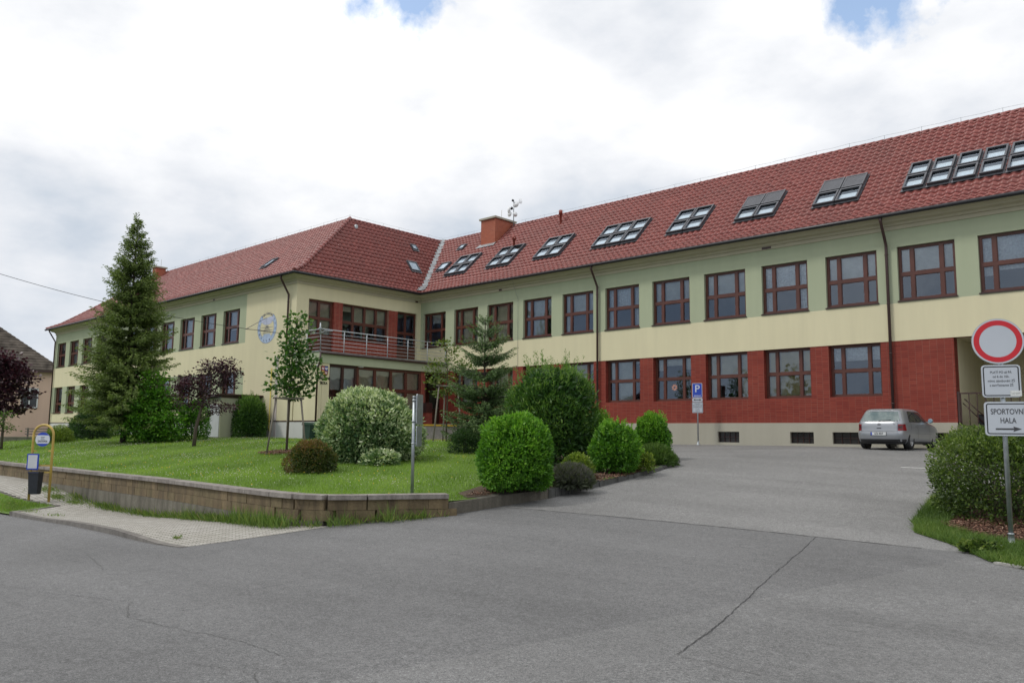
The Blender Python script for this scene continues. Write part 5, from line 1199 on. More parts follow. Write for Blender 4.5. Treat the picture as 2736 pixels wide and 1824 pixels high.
mb = MB(); q = c2_-w_*.155+n_*.003
mb.prism([(-.17, -.012), (.07, -.012), (.06, -.04), (.17, 0), (.06, .04), (.07, .012), (-.17, .012)], q, u_, w_, n_*.001); mb.build('arrow', inkgrey, sp)
mb = MB()
for z in (3.3, 2.9, 2.62, 2.33, 2.05, 1.75): mb.lathe([(.034, -.012), (.042, -.012), (.042, .012), (.034, .012)], (0, 0, z), n=14); mb.obox(tuple(n_*.03+Vector((0, 0, z-.01))-u_*.02), tuple(u_*.04), tuple(n_*.02), (0, 0, .02))
mb.build('bracket', M['galv'], sp)
# parking sign by the wall
pk = empty('parking_sign_post', (-17.69, 31.2, -.35), 'blue P sign over two small white plates on a thin post before the brick wall', 'road sign')
mb = MB(); mb.tube([(0, 0, .02), (0, 0, 2.6)], .03, 12); mb.lathe([(.10, 0), (.10, .02), (.05, .03), (.035, .16)], (0, 0, 0), n=12); mb.build('post', M['galv'], pk)
n2_ = Vector((.38, -.92, 0)).normalized(); u2 = Vector((0, 0, 1)).cross(n2_); c = n2_*.05
def pplate(zc, w, h, border, name, base):
    return plate(pk, c+Vector((0, 0, zc)), u2, w_, h, w, .04, border, name, [base, sgk if base is sgw else sgw, sge], n2_, inset=.0 if base is sgb else .02, bw=.02 if base is sgb else .012)
pplate(2.36, .43, .63, True, 'parking_plate', sgb); pplate(1.95, .44, .16, False, 'arrow_plate', sgw); pplate(1.62, .46, .48, True, 'text_plate', sgw)
text('P', .44, plane_m(tuple(c+Vector((0, 0, 2.42))+n2_*.004), u2, w_), plain('sign_letter', (.62, .66, .72), .5), pk, 'letter_p', ext=.001, bold=.003)
text('RÉSERVÉ', .085, plane_m(tuple(c+Vector((0, 0, 2.12))+n2_*.004), u2, w_), M['white'], pk, 'lettering', ext=.001, sx=.9)
mb = MB(); q = c+Vector((0, 0, 1.95))+n2_*.004
mb.prism([(-.17, 0), (-.09, -.045), (-.10, -.014), (.10, -.014), (.09, -.045), (.17, 0), (.09, .045), (.10, .014), (-.10, .014), (-.09, .045)], q, u2, w_, n2_*.001); mb.build('double_arrow', sgk, pk)
for i, s in enumerate(('VYHRAZENO', 'PRO ZÁSOBOVÁNÍ', 'ZÁKLADNÍ ŠKOLY', '6 - 16 h', 'MIMO ZŠ')): text(s, .062, plane_m(tuple(c+Vector((0, 0, 1.775-.076*i))+n2_*.004), u2, w_), inkgrey, pk, 'lettering', sx=.72, ext=.0006)
# sign on the lawn seen from behind
bs = empty('rear_facing_sign_post', (-12.60, 10.72, -1.2), 'grey sign post on the lawn by the wall with its plates seen edge-on from behind', 'road sign')
mb = MB(); mb.tube([(0, 0, -.1), (0, 0, 1.93)], .034, 14); mb.lathe([(.036, 1.93), (.04, 1.93), (.04, 1.965), (0, 1.97)], (0, 0, 0), n=14); mb.build('post', M['galv'], bs)
un = (RV*.137+FV).normalized(); nn = Vector((0, 0, 1)).cross(un)
if nn.dot(RV) < 0: nn = -nn
o_ = nn*.075+RV*.0
mb = MB(); mb.prism(rrect(.50, .62, .04), o_+Vector((0, 0, 1.70))+un*.12, un, w_, nn*.02); mb.build('sign_plate', M['galv'], bs)
mb = MB(); mb.prism(rrect(.42, .42, .04), o_+Vector((0, 0, 1.15))+un*.12, un, w_, nn*.018); mb.build('sign_plate', M['galv'], bs)
mb = MB()
for z in (1.88, 1.45, 1.0): mb.lathe([(.034, -.015), (.045, -.015), (.045, .015), (.034, .015)], (0, 0, z), n=12); mb.obox(tuple(Vector((0, 0, z-.012))+nn*.03), tuple(nn*.05), tuple(un*.03), (0, 0, .024))
mb.build('bracket', M['galv'], bs)
# ------------------------------------------------------------------ bus stop
B0, B1 = Vector((-25.68, 7.60, -2.1)), Vector((-25.15, 8.06, -2.1)); bu = (B1-B0).normalized(); W_ = (B1-B0).length
bc = (B0+B1)/2; bus = empty('bus_stop_sign', tuple(bc), 'yellow arched tubular bus stop frame with a round blue and white sign and timetable', 'bus stop')
yel = plain('yellow_enamel', (.47, .33, .08), .45, var=.25, scale=5)
mb = MB(); hw = .29; Hh = 2.24; pts = [-bu*hw+Vector((0, 0, -.1)), -bu*hw+Vector((0, 0, Hh-hw))]
pts += [bu*(-hw*math.cos(t))+Vector((0, 0, Hh-hw+hw*math.sin(t))) for t in [math.pi*i/14 for i in range(1, 14)]]+[bu*hw+Vector((0, 0, Hh-hw)), bu*hw+Vector((0, 0, -.1))]
mb.tube([tuple(p) for p in pts], .034, 12)
for z in (1.07, .88): mb.obox(tuple(-bu*hw+Vector((0, -.0, z))), tuple(bu*2*hw), (.02, .02, 0), (0, 0, .045))
for sgn in (-1, 1): mb.tube([tuple(bu*hw*sgn+Vector((0, 0, 1.50))), tuple(bu*(hw-.12)*sgn+Vector((0, 0, 1.50)))], .015, 8)
mb.build('tube_frame', yel, bus)
nb_ = bu.cross(Vector((0, 0, 1))); 
if nb_.dot(Vector((25, -7.8, 0))) < 0: nb_ = -nb_
ub = Vector((0, 0, 1)).cross(nb_)
mb = MB(); dc = Vector((0, 0, 1.83))+nb_*.03; mb.prism([(.215*a/.35*.35/.215*.62, .215*b/.215*.93) for a, b in [(.335*math.cos(2*math.pi*i/40), .215*math.sin(2*math.pi*i/40)) for i in range(40)]], dc-nb_*.02, ub, w_, nb_*.02, 0)
half = [(x, y) for x, y in [(.208*math.cos(2*math.pi*i/80), .2*math.sin(2*math.pi*i/80)) for i in range(80)] if abs(y) < .125]
mb.poly([tuple(dc+ub*a+w_*b+nb_*.002) for a, b in half], 1); mb.build('round_sign', [sgb, plain('enamel_white', (.60, .63, .68), .4, var=.06, scale=20)], bus)
text('ZASTÁVKA', .075, plane_m(tuple(dc-w_*.055+nb_*.0035), ub, w_), sgk, bus, 'lettering', sx=.75, ext=.001, bold=.002)
mb = MB(); mb.obox(tuple(dc+ub*-.06+w_*.0+nb_*.0035), tuple(ub*.12), tuple(w_*.008), tuple(nb_*.001)); mb.obox(tuple(dc+ub*-.06+w_*.06+nb_*.0035), tuple(ub*.12), tuple(w_*.012), tuple(nb_*.001)); mb.obox(tuple(dc+ub*-.05+w_*.03+nb_*.0035), tuple(ub*.08), tuple(w_*.008), tuple(nb_*.001)); mb.build('bus_pictogram', sgk, bus)
tt = MB(); tc_ = -ub*hw*1.02+Vector((0, 0, 1.12))+nb_*.06 if (ub.dot(bu) > 0) else ub*hw*1.02+Vector((0, 0, 1.12))+nb_*.06
left = -RV if (tc_.dot(RV) > 0) else RV
tc_ = Vector((0, 0, 1.20))-RV*(hw-.07)+nb_*.06
tt.prism(rrect(.33, .45, .01, 1), tc_-nb_*.03, ub, w_, nb_*.03, 0); tt.prism(rrect(.265, .375, .004, 1), tc_, ub, w_, nb_*.004, 1)
for i in range(16): tt.obox(tuple(tc_+ub*-.115+w_*(.165-.021*i)+nb_*.0045), tuple(ub*(.23 if i % 4 else .18)), tuple(w_*.003), tuple(nb_*.0004), 2)
tt.build('timetable', [sgb, plain('paper', (.58, .60, .62), .6, var=.05), plain('print_grey', (.3, .31, .33), .8)], bus)
bin_ = empty('litter_bin', tuple(bc-RV*.06+nb_*.14+Vector((0, 0, .30))), 'dark blue-black plastic litter bin hanging on the yellow bus stop frame', 'litter bin')
mb = MB(); b0 = [(-.125, -.09), (.125, -.09), (.125, .09), (-.125, .09)]; b1 = [(-.15, -.12), (.15, -.12), (.15, .12), (-.15, .12)]
n0 = len(mb.v)
for P_, z in ((b0, 0), (b1, .62)): mb.v += [tuple(ub*a+nb_*(b-.02)+Vector((0, 0, z))) for a, b in P_]
mb.v += [tuple(ub*a*.9+nb_*(b*.88-.02)+Vector((0, 0, .62))) for a, b in b1]+[tuple(ub*a*.9+nb_*(b*.88-.02)+Vector((0, 0, .1))) for a, b in b0]
for i in range(4):
    j = (i+1) % 4; mb.face((i, j, 4+j, 4+i)); mb.face((4+i, 4+j, 8+j, 8+i)); mb.face((8+i, 8+j, 12+j, 12+i))
mb.face((3, 2, 1, 0)); mb.face((12, 13, 14, 15)); mb.build('bin_body', plain('bin_plastic', (.016, .019, .026), .5, var=.3, scale=12), bin_)
mb = MB(); mb.prism(rrect(.31, .04, .01, 2), Vector((0, 0, .61))+nb_*.102, ub, w_, nb_*.012); mb.build('rim', plain('bin_rim', (.03, .035, .07), .4), bin_)
# ------------------------------------------------------------------ shed, planter, bicycle rack
sh_ = empty('garden_shed', (-40.3, 20.85, -.4), 'small pale green utility shed with white double doors and brown metal roof', 'shed')
cor = Vector((-40.3, 20.85, 0)); 
mb = MB(); H0 = 2.2
# door side faces the road (-Y), long side faces the driveway (+X)
mb.box((-1.55, 0, -.2), (0, 2.3, H0)); mb.build('wall', [plaster('shed_green', (.36, .37, .26), None)], sh_)
mb = MB(); mb.prism([(-1.72, 2.16), (.16, 2.34), (.16, 2.42), (-1.72, 2.24)], (0, -.18, 0), (1, 0, 0), (0, 0, 1), (0, 2.6, 0)); mb.prism([(-1.55, 2.18), (.0, 2.2), (0, 2.34), (-1.55, 2.2)], (0, .002, 0), (1, 0, 0), (0, 0, 1), (0, 2.2, 0)); mb.build('roof', M['frame_dark'], sh_)
mb = MB(); 
for a, b in ((-1.42, -.765), (-.755, -.10)):
    mb.box((a, -.03, .12), (b, -.002, 1.44)); mb.box((a, -.03, 1.452), (b, -.002, 1.86))
d_ = mb.build('door', plain('shed_door_white', (.56, .58, .60), .5, var=.06), sh_)
mb = MB(); mb.box((-.80, -.07, 1.28), (-.775, -.03, 1.56)); mb.build('handle', M['dark'], d_)
mb = MB(); mb.box((-1.62, -.10, -.1), (.0, -.001, .09)); mb.build('step', M['concrete'], sh_)
pl = empty('timber_planter', (-61.0, 18.6, -.95), 'long old grey timber planter with a slatted back rail at the lawn edge', 'planter')
mb = MB(); 
def lb(mb, a0, a1, d0, d1, z0, z1_): mb.obox(tuple(L2(a0, d0))[:2]+(z0,), tuple(RV*(a1-a0)), tuple(FV*(d1-d0)), (0, 0, z1_-z0))
lb(mb, -3.2, 1.1, 0, .08, .10, .24); lb(mb, -3.2, 1.1, 0, .08, .25, .40); lb(mb, -3.2, 1.15, -.05, .5, .41, .46); mb.build('planks', M['wood_old'], pl)
mb = MB()
for z in (.62, .80, .98): lb(mb, -1.3, .5, .35, .40, z, z+.07)
for x in (-1.2, .35): lb(mb, x, x+.09, .405, .48, .0, 1.08)
mb.build('back_rail', M['wood_old'], pl)
bk = empty('bicycle_rack', (-33.7, 22.55, -.35), 'dark metal bicycle rack beside the porch wall', 'bicycle rack')
mb = MB()
for i in range(7): x = -.9+i*.3; mb.tube([(x, 0, 0), (x, 0, .62), (x+.12, .0, .62), (x+.12, 0, 0)], .012, 5)
mb.tube([(-1.0, 0, .66), (1.1, 0, .66)], .016, 6); mb.tube([(-1.0, 0, .05), (1.1, 0, .05)], .016, 6); mb.build('rack_bars', M['frame_dark'], bk)
gb = empty('green_box', (-34.2, 22.2, -.35), 'dark green waste container next to the bicycle rack', 'container')
mb = MB(); mb.prism([(-.28, 0), (.28, 0), (.34, .72), (-.34, .72)], (0, 0, 0), (1, 0, 0), (0, 0, 1), (0, .6, 0)); mb.build('container_body', plain('container_green', (.012, .04, .026), .6), gb)
mb = MB(); mb.prism([(-.36, .721), (.36, .721), (.33, .82), (-.30, .86)], (0, -.04, 0), (1, 0, 0), (0, 0, 1), (0, .68, 0)); mb.build('lid', plain('container_lid', (.015, .05, .032), .6), gb)
# ------------------------------------------------------------------ pink neighbour house
hs = empty('pink_house', (-84.0, 25.0, -2.0), 'pink rendered house with a weathered grey brown hipped tile roof at the far left', 'building')
HU = RV*.857+FV*.515; HV = RV*-.515+FV*.857
def hl(a, d): return HU*a+HV*d
mb = MB(); A = [hl(-16, 0), hl(1.7, 0), hl(1.7, 10), hl(-16, 10)]; zt = 7.6
for i in range(4):
    p, q = A[i], A[(i+1) % 4]; mb.poly([(p.x, p.y, 0), (q.x, q.y, 0), (q.x, q.y, zt), (p.x, p.y, zt)])
mb.build('wall', plaster('pink_plaster', (.68, .49, .39), None), hs)
M['oldtile'] = bricks('old_tiles', (.105, .085, .075), (.155, .13, .11), (.035, .028, .025), .30, .34, .05, 'XZ0', .5, .8)
mt = M['oldtile'].node_tree
mb = MB(); e = .5; zr = zt+6.4; Bx = [hl(-16.5, -e), hl(2.2, -e), hl(2.2, 10.5), hl(-16.5, 10.5)]; r0, r1 = hl(-14, 5), hl(-6.4, 5)
V3 = lambda p, z: (p.x, p.y, z)
# rows of tiles as thin steps so that courses read
def courses(P0, P1, Q0, Q1, z0, z1_, n):
    for i in range(n):
        a, b = i/n, (i+1)/n
        p0, p1 = P0.lerp(Q0, a), P1.lerp(Q1, a); q0, q1 = P0.lerp(Q0, b), P1.lerp(Q1, b); za0 = z0+(z1_-z0)*a; zb0 = z0+(z1_-z0)*b
        mb.poly([V3(p0, za0+.05), V3(p1, za0+.05), V3(q1, zb0), V3(q0, zb0)]); mb.poly([V3(p0, za0-.02), V3(p1, za0-.02), V3(p1, za0+.05), V3(p0, za0+.05)])
courses(Bx[0], Bx[1], r0, r1, zt, zr, 24); courses(Bx[1], Bx[2], r1, r1, zt, zr, 24); courses(Bx[2], Bx[3], r1, r0, zt, zr, 4); courses(Bx[3], Bx[0], r0, r0, zt, zr, 4)
mb.build('roof', plain('weathered_tiles', (.085, .072, .06), .9, var=.6, scale=1.3, spec=.2), hs)
mb = MB(); mb.obox(V3(Bx[0], zt-.22), tuple(Bx[1]-Bx[0]), tuple(HV*.1), (0, 0, .2)); mb.build('gutter', M['pipe'], hs)
hwd = plain('window_dark', (.03, .035, .04), .1)
for (a0, a1, z0, z1_) in ((-.55-.7, -.55+.7, 4.0, 5.9), (-6.3, -4.9, 4.0, 5.9), (-.8, 1.0, .2, 1.0)):
    wf = MB()
    c_ = hl(a0, -.04); wf.obox(V3(c_, z0), tuple(HU*(a1-a0)), tuple(HV*.03), (0, 0, z1_-z0), 1)
    for (p, q, r, s_) in ((a0, a1, z0, z0+.1), (a0, a1, z1_-.1, z1_), (a0, a0+.1, z0, z1_), (a1-.1, a1, z0, z1_), ((a0+a1)/2-.05, (a0+a1)/2+.05, z0, z1_)):
        c_ = hl(p, -.08); wf.obox(V3(c_, r), tuple(HU*(q-p)), tuple(HV*.04), (0, 0, s_-r), 0)
    wf.build('window', [M['white'], hwd], hs)
# ------------------------------------------------------------------ overhead cables
def cable(name, p, q, sag, label, r=.012):
    p, q = Vector(p), Vector(q); mb = MB(); pts = []
    for i in range(31): t = i/30; c = p.lerp(q, t); c.z -= sag*4*t*(1-t); pts.append(tuple(c))
    mb.tube(pts, r, 5); tag(mb.build(name, M['dark']), label, 'cable')
cable('overhead_cable', (-48.0, 6.2, 9.55), (-37.65, 23.15, 5.25), .75, 'thin dark overhead cable crossing the sky to the corner of the left wing', .013)
cable('overhead_cable', (-100, 34, 7.0), (-74.3, 25, 6.9), .3, 'faint thin cable between the pink house and the far end of the school', .012)
# ------------------------------------------------------------------ parked car (x forward, y left, rear axle at x = 0)
CS = .93
car = empty('parked_car', (-8.97, 28.30, z1(za, -8.97, 28.3)+.01), 'silver five-door hatchback parked nose to the wall, seen from behind', 'car', rz=R(88.5), sc=CS)
lev = [(.20,-.58,3.16,.78),(.27,-.74,3.30,.835),(.40,-.79,3.37,.855),(.54,-.80,3.38,.865),(.60,-.785,3.37,.866),(.635,-.735,3.35,.866),(.70,-.72,3.31,.864),(.78,-.715,3.22,.860),(.84,-.705,3.02,.855),(.89,-.69,2.72,.850),(.93,-.675,2.42,.838),(.97,-.655,2.28,.815),(1.04,-.61,2.16,.79),(1.14,-.54,1.97,.748),(1.24,-.465,1.84,.708),(1.33,-.385,1.70,.668),(1.385,-.31,1.58,.63),(1.42,-.16,1.42,.58),(1.437,.08,1.18,.48),(1.443,.30,.9,.3)]
def lv(z):
    for a, b in zip(lev, lev[1:]):
        if a[0] <= z <= b[0]: t = (z-a[0])/(b[0]-a[0]); return tuple(p+(q-p)*t for p, q in zip(a, b))
    return lev[-1]
EX = 6.5
mb = MB(); NN = 100
for (z, xr, xf, w) in lev:
    xc, a = (xr+xf)/2, (xf-xr)/2
    for k in range(NN):
        t = 2*math.pi*k/NN; c, s = math.cos(t), math.sin(t); mb.v.append((xc+a*math.copysign(abs(c)**(2/EX), c), w*math.copysign(abs(s)**(2/EX), s), z))
for i in range(len(lev)-1):
    for k in range(NN): a = i*NN+k; b = i*NN+(k+1) % NN; mb.face((a, b, b+NN, a+NN), 0, True)
mb.face(range(NN-1, -1, -1)); mb.face([(len(lev)-1)*NN+k for k in range(NN)])
silver = plain('silver_paint', (.30, .315, .335), .28, .45, var=.03)
tmp = mb.build('body', silver)
cuts = []
for x in (0, 2.51):
    for s in (-1, 1):
        cb_ = MB(); cb_.lathe([(0, 0), (.355, 0), (.355, .26), (0, .26)], (x, s*.64 if s > 0 else -.90, .31), axis='y', n=32, sm=False); cuts.append(cb_.build('cutter', silver))
for c in cuts:
    md = tmp.modifiers.new('b', 'BOOLEAN'); md.operation = 'DIFFERENCE'; md.object = c; md.solver = 'EXACT'
dg = bpy.context.evaluated_depsgraph_get(); me = bpy.data.meshes.new_from_object(tmp.evaluated_get(dg)); me.name = 'body'
bpy.data.objects.remove(tmp)
for c in cuts: bpy.data.objects.remove(c)
me.materials.clear(); me.materials.append(silver); me.set_sharp_from_angle(angle=R(38)); body = link('body', me, car)
def xrear(z, y, off=0.): _, xr, xf, w = lv(z); a = (xf-xr)/2; return (xr+xf)/2-a*(max(0, 1-min(.999, abs(y)/w)**EX))**(1/EX)-off
def yside(z, x, off=0.): _, xr, xf, w = lv(z); a = (xf-xr)/2; xc = (xr+xf)/2; return w*(max(0, 1-min(.999, abs(x-xc)/a)**EX))**(1/EX)+off
def patch_rear(name, P, mat, off=.004, parent=body, n=14, edge=None):
    """P(y_frac,z_frac)->(y,z) quad patch on the rear surface"""
    m_ = MB()
    for i in range(n+1):
        for j in range(n+1): y, z = P(i/n, j/n); m_.v.append((xrear(z, y, off), y, z))
    for i in range(n):
        for j in range(n): a = i*(n+1)+j; m_.face((a, a+1, a+n+2, a+n+1), 0, True)
    return m_.build(name, mat, parent)
def patch_side(name, P, mat, off=.004, parent=body, n=14, sd=-1):
    m_ = MB()
    for i in range(n+1):
        for j in range(n+1): x, z = P(i/n, j/n); m_.v.append((x, sd*yside(z, x, off), z))
    for i in range(n):
        for j in range(n): a = i*(n+1)+j; m_.face((a, a+1, a+n+2, a+n+1), 0, True)
    return m_.build(name, mat, parent)
cg, nt_, b_, o_ = newmat('car_glass'); b_.inputs['Base Color'].default_value = (.035, .045, .045, 1); b_.inputs['Roughness'].default_value = .04; b_.inputs['Specular IOR Level'].default_value = 1.0; b_.inputs['Coat Weight'].default_value = .5
rg, nt_, b_, o_ = newmat('rear_glass'); L(nt_, ramp(nt_, noise(nt_, objco(nt_), 3.5, 3), [(.35, (.07, .11, .11)), (.65, (.16, .20, .19))]), b_.inputs['Base Color']); b_.inputs['Roughness'].default_value = .06; b_.inputs['Specular IOR Level'].default_value = 1.0
trim = plain('black_trim', (.02, .02, .022), .5); lens = plain('tail_lens', (.20, .008, .012), .15, var=.35, scale=9); lensd = plain('tail_lens_smoked', (.05, .01, .012), .15, var=.2)
patch_rear('rear_window_seal', lambda i, j: ((-1+2*i)*(.70-.13*j), .965+.37*j), trim, .002)
patch_rear('rear_window', lambda i, j: ((-1+2*i)*(.675-.125*j), .985+.335*j), rg, .006)
patch_rear('bumper_lower', lambda i, j: ((-1+2*i)*.80, .21+.14*j), trim, .004, n=24)
for s in (-1, 1): patch_side('bumper_lower', lambda i, j: (-.60+.20*i, .21+.14*j), trim, .004, sd=s)
for s in (-1, 1):
    patch_rear('tail_light', lambda i, j: (s*(.625+.195*i-.02*j*i), .65+.225*j), lens, .007)
    patch_rear('tail_light_dark_band', lambda i, j: (s*(.635+.15*i), .735+.08*j), lensd, .009)
    patch_side('tail_light_side', lambda i, j: (-.60+(.16-.10*j)*i+.03*j, .65+.225*j), lens, .007, sd=s)
    for x0, x1, x2, x3 in ((.02, .62, .10, .70), (.70, 1.66, .78, 1.30)):
        if x0 < .5: patch_side('side_window_seal', lambda i, j: ((-.12+.80*i)*(1-j)+(.15+.53*i)*j, .955+.385*j), trim, .002, sd=s); patch_side('side_window', lambda i, j: ((-.06+.68*i)*(1-j)+(.19+.44*i)*j, .975+.345*j), cg, .006, sd=s)
        else: patch_side('side_window_seal', lambda i, j: ((.70+1.30*i)*(1-j)+(.70+.68*i)*j, .955+.385*j), trim, .002, sd=s); patch_side('side_window', lambda i, j: ((.735+1.15*i)*(1-j)+(.735+.57*i)*j, .975+.345*j), cg, .006, sd=s)
    for (xa, xb, za0, zb0) in ((.66, .675, .33, .95), (1.93, 1.94, .30, .93), (-.02, .0, .70, .95)): patch_side('door_seam', lambda i, j: (xa+(xb-xa)*i, za0+(zb0-za0)*j), trim, .0025, sd=s, n=6)
    patch_side('side_strip', lambda i, j: (.40+1.72*i, .545+.022*j), plain('strip_grey', (.22, .23, .24), .5), .012, sd=s, n=10)
    patch_side('sill', lambda i, j: (.38+1.75*i, .21+.05*j), trim, .004, sd=s, n=6)
    for x in (.52, 1.52):
        m_ = MB(); y = s*yside(.83, x); m_.obox((x-.09, y-.005*s, .82), (.18, 0, 0), (0, .035*s, 0), (0, 0, .03)); m_.build('door_handle', silver, body)
patch_rear('tailgate_seam', lambda i, j: ((-1+2*i)*.615, .618+.008*j), trim, .005, n=20)
for s in (-1, 1): patch_rear('tailgate_seam', lambda i, j: (s*(.608+.007*i), .62+.30*j), trim, .003, n=6)
patch_rear('plate_holder', lambda i, j: ((-1+2*i)*.275, .475+.13*j), trim, .004, n=6); m_ = MB(); px_ = xrear(.54, 0, .012); m_.box((px_-.006, -.26, .485), (px_, .26, .595)); npl = m_.build('number_plate', plain('plate_white', (.60, .62, .62), .4), car)
m_ = MB(); m_.box((px_-.008, .215, .487), (px_-.0062, .258, .593)); m_.build('plate_band', sgb, npl)
pm = plane_m((px_-.0075, -.02, .54), (0, -1, 0), (0, 0, 1)); text('6Z6 4829', .105, pm, sgk, npl, 'registration', sx=.72, ext=.0005, bold=.0015)
m_ = MB(); xe = xrear(.865, 0, .01)
for k in range(24):
    a, b = 2*math.pi*k/24, 2*math.pi*(k+1)/24; m_.poly([(xe, math.cos(t)*r, .865+math.sin(t)*r) for t, r in ((a, .052), (b, .052), (b, .043), (a, .043))], 0)
def stroke(y0, z0, y1, z1_):
    d = Vector((0, y1-y0, z1_-z0)).normalized(); n = Vector((0, -d.z, d.y))*.005; p, q = Vector((xe-.002, y0, .865+z0)), Vector((xe-.002, y1, .865+z1_)); m_.poly([tuple(p-n), tuple(q-n), tuple(q+n), tuple(p+n)])
for s in (-1, 1): stroke(s*.022, .042, 0, .004); stroke(s*.042, .018, s*.020, -.04); stroke(s*.020, -.04, 0, -.006)
m_.build('tailgate_emblem', plain('emblem_chrome', (.12, .12, .13), .3, .8), body)
m_ = MB(); m_.box((xrear(.985, 0)-.03, -.02, .975), (xrear(.985, 0)+.01, .02, 1.0)); m_.tube([(xrear(.99, 0)-.022, 0, .99), (xrear(1.0, -.40)-.02, -.40, 1.015)], .010, 6); m_.build('rear_wiper', trim, body)
m_ = MB(); m_.box((xrear(.735, 0)-.014, -.075, .725), (xrear(.735, 0), .075, .748)); m_.build('tailgate_grip', trim, body)
text('TDI', .045, plane_m((xrear(.865, -.50)-.004, -.50, .865), (0, -1, 0), (0, 0, 1)), sgk, body, 'badge', sx=.9, ext=.0005); 
m_ = MB(); m_.box((1.72, -.98, .97), (1.80, -.82, 1.0)); m_.lathe([(0, -.06), (.075, -.05), (.09, 0), (.075, .035), (0, .035)], (1.74, -.97, 1.03), axis='x', n=16); m_.build('wing_mirror', silver, body)
m_ = MB(); m_.lathe([(0, 0), (.068, 0)], (1.675, -.97, 1.03), axis='x', n=16); m_.build('mirror_glass', plain('mirror', (.6, .8, .9), .03, 1.), body)
m_ = MB(); m_.lathe([(0, -.06), (.075, -.05), (.09, 0), (.075, .035), (0, .035)], (1.74, .97, 1.03), axis='x', n=16); m_.box((1.72, .82, .97), (1.80, .98, 1.0)); m_.build('wing_mirror', silver, body)
m_ = MB(); m_.box((-.4, -.6, .17), (2.9, .6, .3)); m_.tube([(-.62, .35, .24), (-.2, .35, .24)], .03, 8); m_.build('underbody', trim, car)
for x in (0, 2.51):
    for s in (-1, 1): m_ = MB(); m_.lathe([(0, 0), (.35, 0)], (x, s*.645, .31), axis='y', n=24); m_.build('wheel_well', M['black'], car)
tyre_m = plain('tyre_rubber', (.02, .02, .021), .8); rim_m = plain('alloy_rim', (.50, .51, .52), .35, .1)
def wheel(x, s):
    t = MB(); w = .19; t.lathe([(.205, -w/2), (.285, -w/2), (.308, -w/2+.02), (.315, -w/4), (.315, w/4), (.308, w/2-.02), (.285, w/2), (.205, w/2)], (x, s*.755, .315), axis='y', n=32); wo = t.build('wheel', tyre_m, car)
    r = MB(); yo = s*(.755+w/2-.03); r.lathe([(.215, -s*.10), (.218, 0), (.200, s*.012), (.196, -s*.02), (.196, -s*.10)], (x, yo, .315), axis='y', n=32); r.lathe([(0, s*.012), (.05, s*.008), (.06, -s*.02)], (x, yo, .315), axis='y', n=16)
    for k in range(6):
        a = 2*math.pi*k/6+.3; dx, dz = math.cos(a), math.sin(a); px, pz = -dz, dx
        P = [(.04, -.035), (.20, -.026), (.20, .026), (.04, .035)]; r.prism([(p[0]*dx+p[1]*px, p[0]*dz+p[1]*pz) for p in P], (x, yo-s*.02, .315), (1, 0, 0), (0, 0, 1), (0, s*.022, 0))
    r.build('rim', rim_m, wo); d = MB(); d.lathe([(0, 0), (.198, 0)], (x, yo-s*.07, .315), axis='y', n=24); d.build('brake_disc', plain('disc_dark', (.05, .05, .05), .6, .4), wo)
for x in (0, 2.51):
    for s in (-1, 1): wheel(x, s)
# ------------------------------------------------------------------ sky, sun, camera
w = bpy.data.worlds.new('World'); SC.world = w; w.use_nodes = True; nt = w.node_tree; nt.nodes.clear()
out = nt.nodes.new('ShaderNodeOutputWorld'); bg = nt.nodes.new('ShaderNodeBackground'); L(nt, bg.outputs[0], out.inputs[0])
SUN_EL, SUN_AZ = R(52), R(215)
sky = N(nt, 'TexSky', _sky_type='NISHITA', _sun_disc=False, _sun_elevation=SUN_EL, _sun_rotation=SUN_AZ)
tc = N(nt, 'TexCoord'); gen = tc.outputs['Generated']
sp_ = N(nt, 'SeparateXYZ'); L(nt, gen, sp_.inputs[0])
mp = N(nt, 'Mapping', Scale=(1, 1, 2.0), Location=(5.1, 2.7, .4)); L(nt, gen, mp.inputs[0])
n1_ = noise(nt, mp.outputs[0], 2.4, 8, .52, .0); n2__ = noise(nt, mp.outputs[0], 5.5, 6, .6, .2)
hgt = N(nt, 'MapRange', **{'From Min': .0, 'From Max': .5, 'To Min': -.20, 'To Max': .21}); L(nt, sp_.outputs['Z'], hgt.inputs[0])
n1c = N(nt, 'Math', _operation='MULTIPLY_ADD'); L(nt, n1_, n1c.inputs[0]); n1c.inputs[1].default_value = 1.75; n1c.inputs[2].default_value = -.40
ad = N(nt, 'Math', _operation='ADD'); L(nt, n1c.outputs[0], ad.inputs[0]); L(nt, hgt.outputs[0], ad.inputs[1])
ad2 = N(nt, 'Math', _operation='MULTIPLY_ADD'); L(nt, n2__, ad2.inputs[0]); ad2.inputs[1].default_value = .22; L(nt, ad.outputs[0], ad2.inputs[2])
cl = ramp(nt, ad2.outputs[0], [(.28, (.42, .49, .60)), (.44, (.56, .62, .70)), (.60, (.76, .785, .83)), (.78, (.96, .965, .98)), (1.0, (1.25, 1.25, 1.25))])
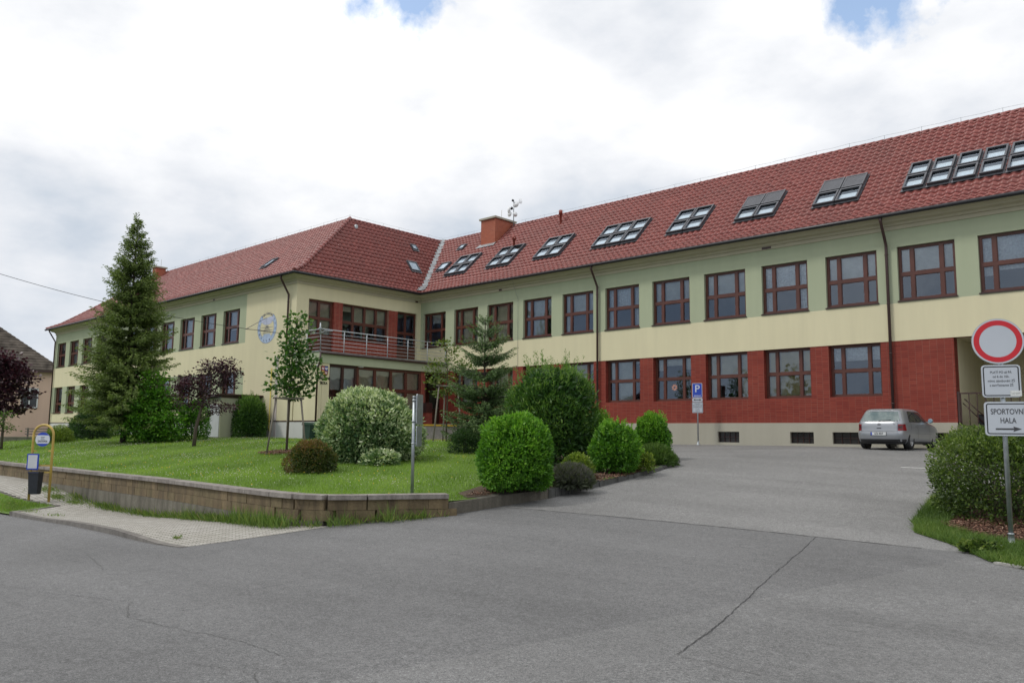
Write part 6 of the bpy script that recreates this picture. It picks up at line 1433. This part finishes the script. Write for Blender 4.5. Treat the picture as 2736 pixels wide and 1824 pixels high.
# a few gaps of blue, placed by sky direction
gap = None
for d, r_, s_ in (((-.716, .508, .487), .055, 1), ((-.672, .55, .497), .06, 1), ((-.286, .842, .462), .07, 1), ((-.241, .857, .470), .08, 1), ((-.20, .872, .472), .05, 1), ((.5, -.7, .6), .5, 1)):
    v = N(nt, 'VectorMath', _operation='DISTANCE'); L(nt, gen, v.inputs[0]); v.inputs[1].default_value = Vector(d).normalized()
    m1 = N(nt, 'MapRange', **{'From Min': 0., 'From Max': r_, 'To Min': 1.2, 'To Max': 0.}); L(nt, v.outputs['Value'], m1.inputs[0])
    if gap is None: gap = m1.outputs[0]
    else: g_ = N(nt, 'Math', _operation='MAXIMUM'); L(nt, gap, g_.inputs[0]); L(nt, m1.outputs[0], g_.inputs[1]); gap = g_.outputs[0]
n3 = noise(nt, gen, 13, 8, .6, .0)
sm = N(nt, 'Math', _operation='MULTIPLY_ADD'); L(nt, n3, sm.inputs[0]); sm.inputs[1].default_value = 3.2; sm.inputs[2].default_value = -1.75
sm2 = N(nt, 'Math', _operation='ADD'); L(nt, sm.outputs[0], sm2.inputs[0]); L(nt, gap, sm2.inputs[1])
gf = ramp(nt, sm2.outputs[0], [(.30, 0.0), (.90, 1.0)])
gm = N(nt, 'Math', _operation='MULTIPLY'); L(nt, gf, gm.inputs[0]); gc = N(nt, 'Math', _operation='GREATER_THAN'); L(nt, gap, gc.inputs[0]); gc.inputs[1].default_value = .02; L(nt, gc.outputs[0], gm.inputs[1])
K = 10.
skb_ = N(nt, 'VectorMath', _operation='MULTIPLY'); L(nt, sky.outputs[0], skb_.inputs[0]); skb_.inputs[1].default_value = (2.9, 2.6, 2.3); skb = skb_.outputs[0]
cls = N(nt, 'VectorMath', _operation='SCALE', Scale=K); L(nt, cl, cls.inputs[0])
mx = mixc(nt, gm.outputs[0], cls.outputs[0], skb)
L(nt, mx, bg.inputs[0]); bg.inputs[1].default_value = .10
sl_ = bpy.data.lights.new('sun', 'SUN'); sl_.energy = 1.4; sl_.angle = R(10); sl_.color = (1, .96, .9); so = bpy.data.objects.new('sun', sl_); COL.objects.link(so)
sdv = Vector((math.sin(SUN_AZ)*math.cos(SUN_EL), math.cos(SUN_AZ)*math.cos(SUN_EL), math.sin(SUN_EL))); so.rotation_euler = sdv.to_track_quat('Z', 'Y').to_euler()
yaw, pitch, roll = R(132.679), R(6.6674), R(.5965)
fw = Vector((math.cos(pitch)*math.cos(yaw), math.cos(pitch)*math.sin(yaw), math.sin(pitch))); rt = Vector((math.sin(yaw), -math.cos(yaw), 0)); up = rt.cross(fw)
c, s = math.cos(roll), math.sin(roll); r2_ = rt*c+up*s; u2_ = -rt*s+up*c
cd = bpy.data.cameras.new('camera'); co_ = bpy.data.objects.new('camera', cd); COL.objects.link(co_); cd.sensor_width = 36; cd.lens = 28.02; cd.clip_end = 2000; cd.clip_start = .05
mw = Matrix.Identity(4)
for i in range(3): mw[i][0] = r2_[i]; mw[i][1] = u2_[i]; mw[i][2] = -fw[i]
co_.matrix_world = mw; SC.camera = co_
SC.render.engine = 'CYCLES'; vs = SC.view_settings; vs.view_transform = 'Standard'; vs.look = 'None'; vs.exposure = .13; vs.gamma = 1
SC.cycles.max_bounces = 6; SC.cycles.transparent_max_bounces = 8; SC.cycles.use_denoising = True
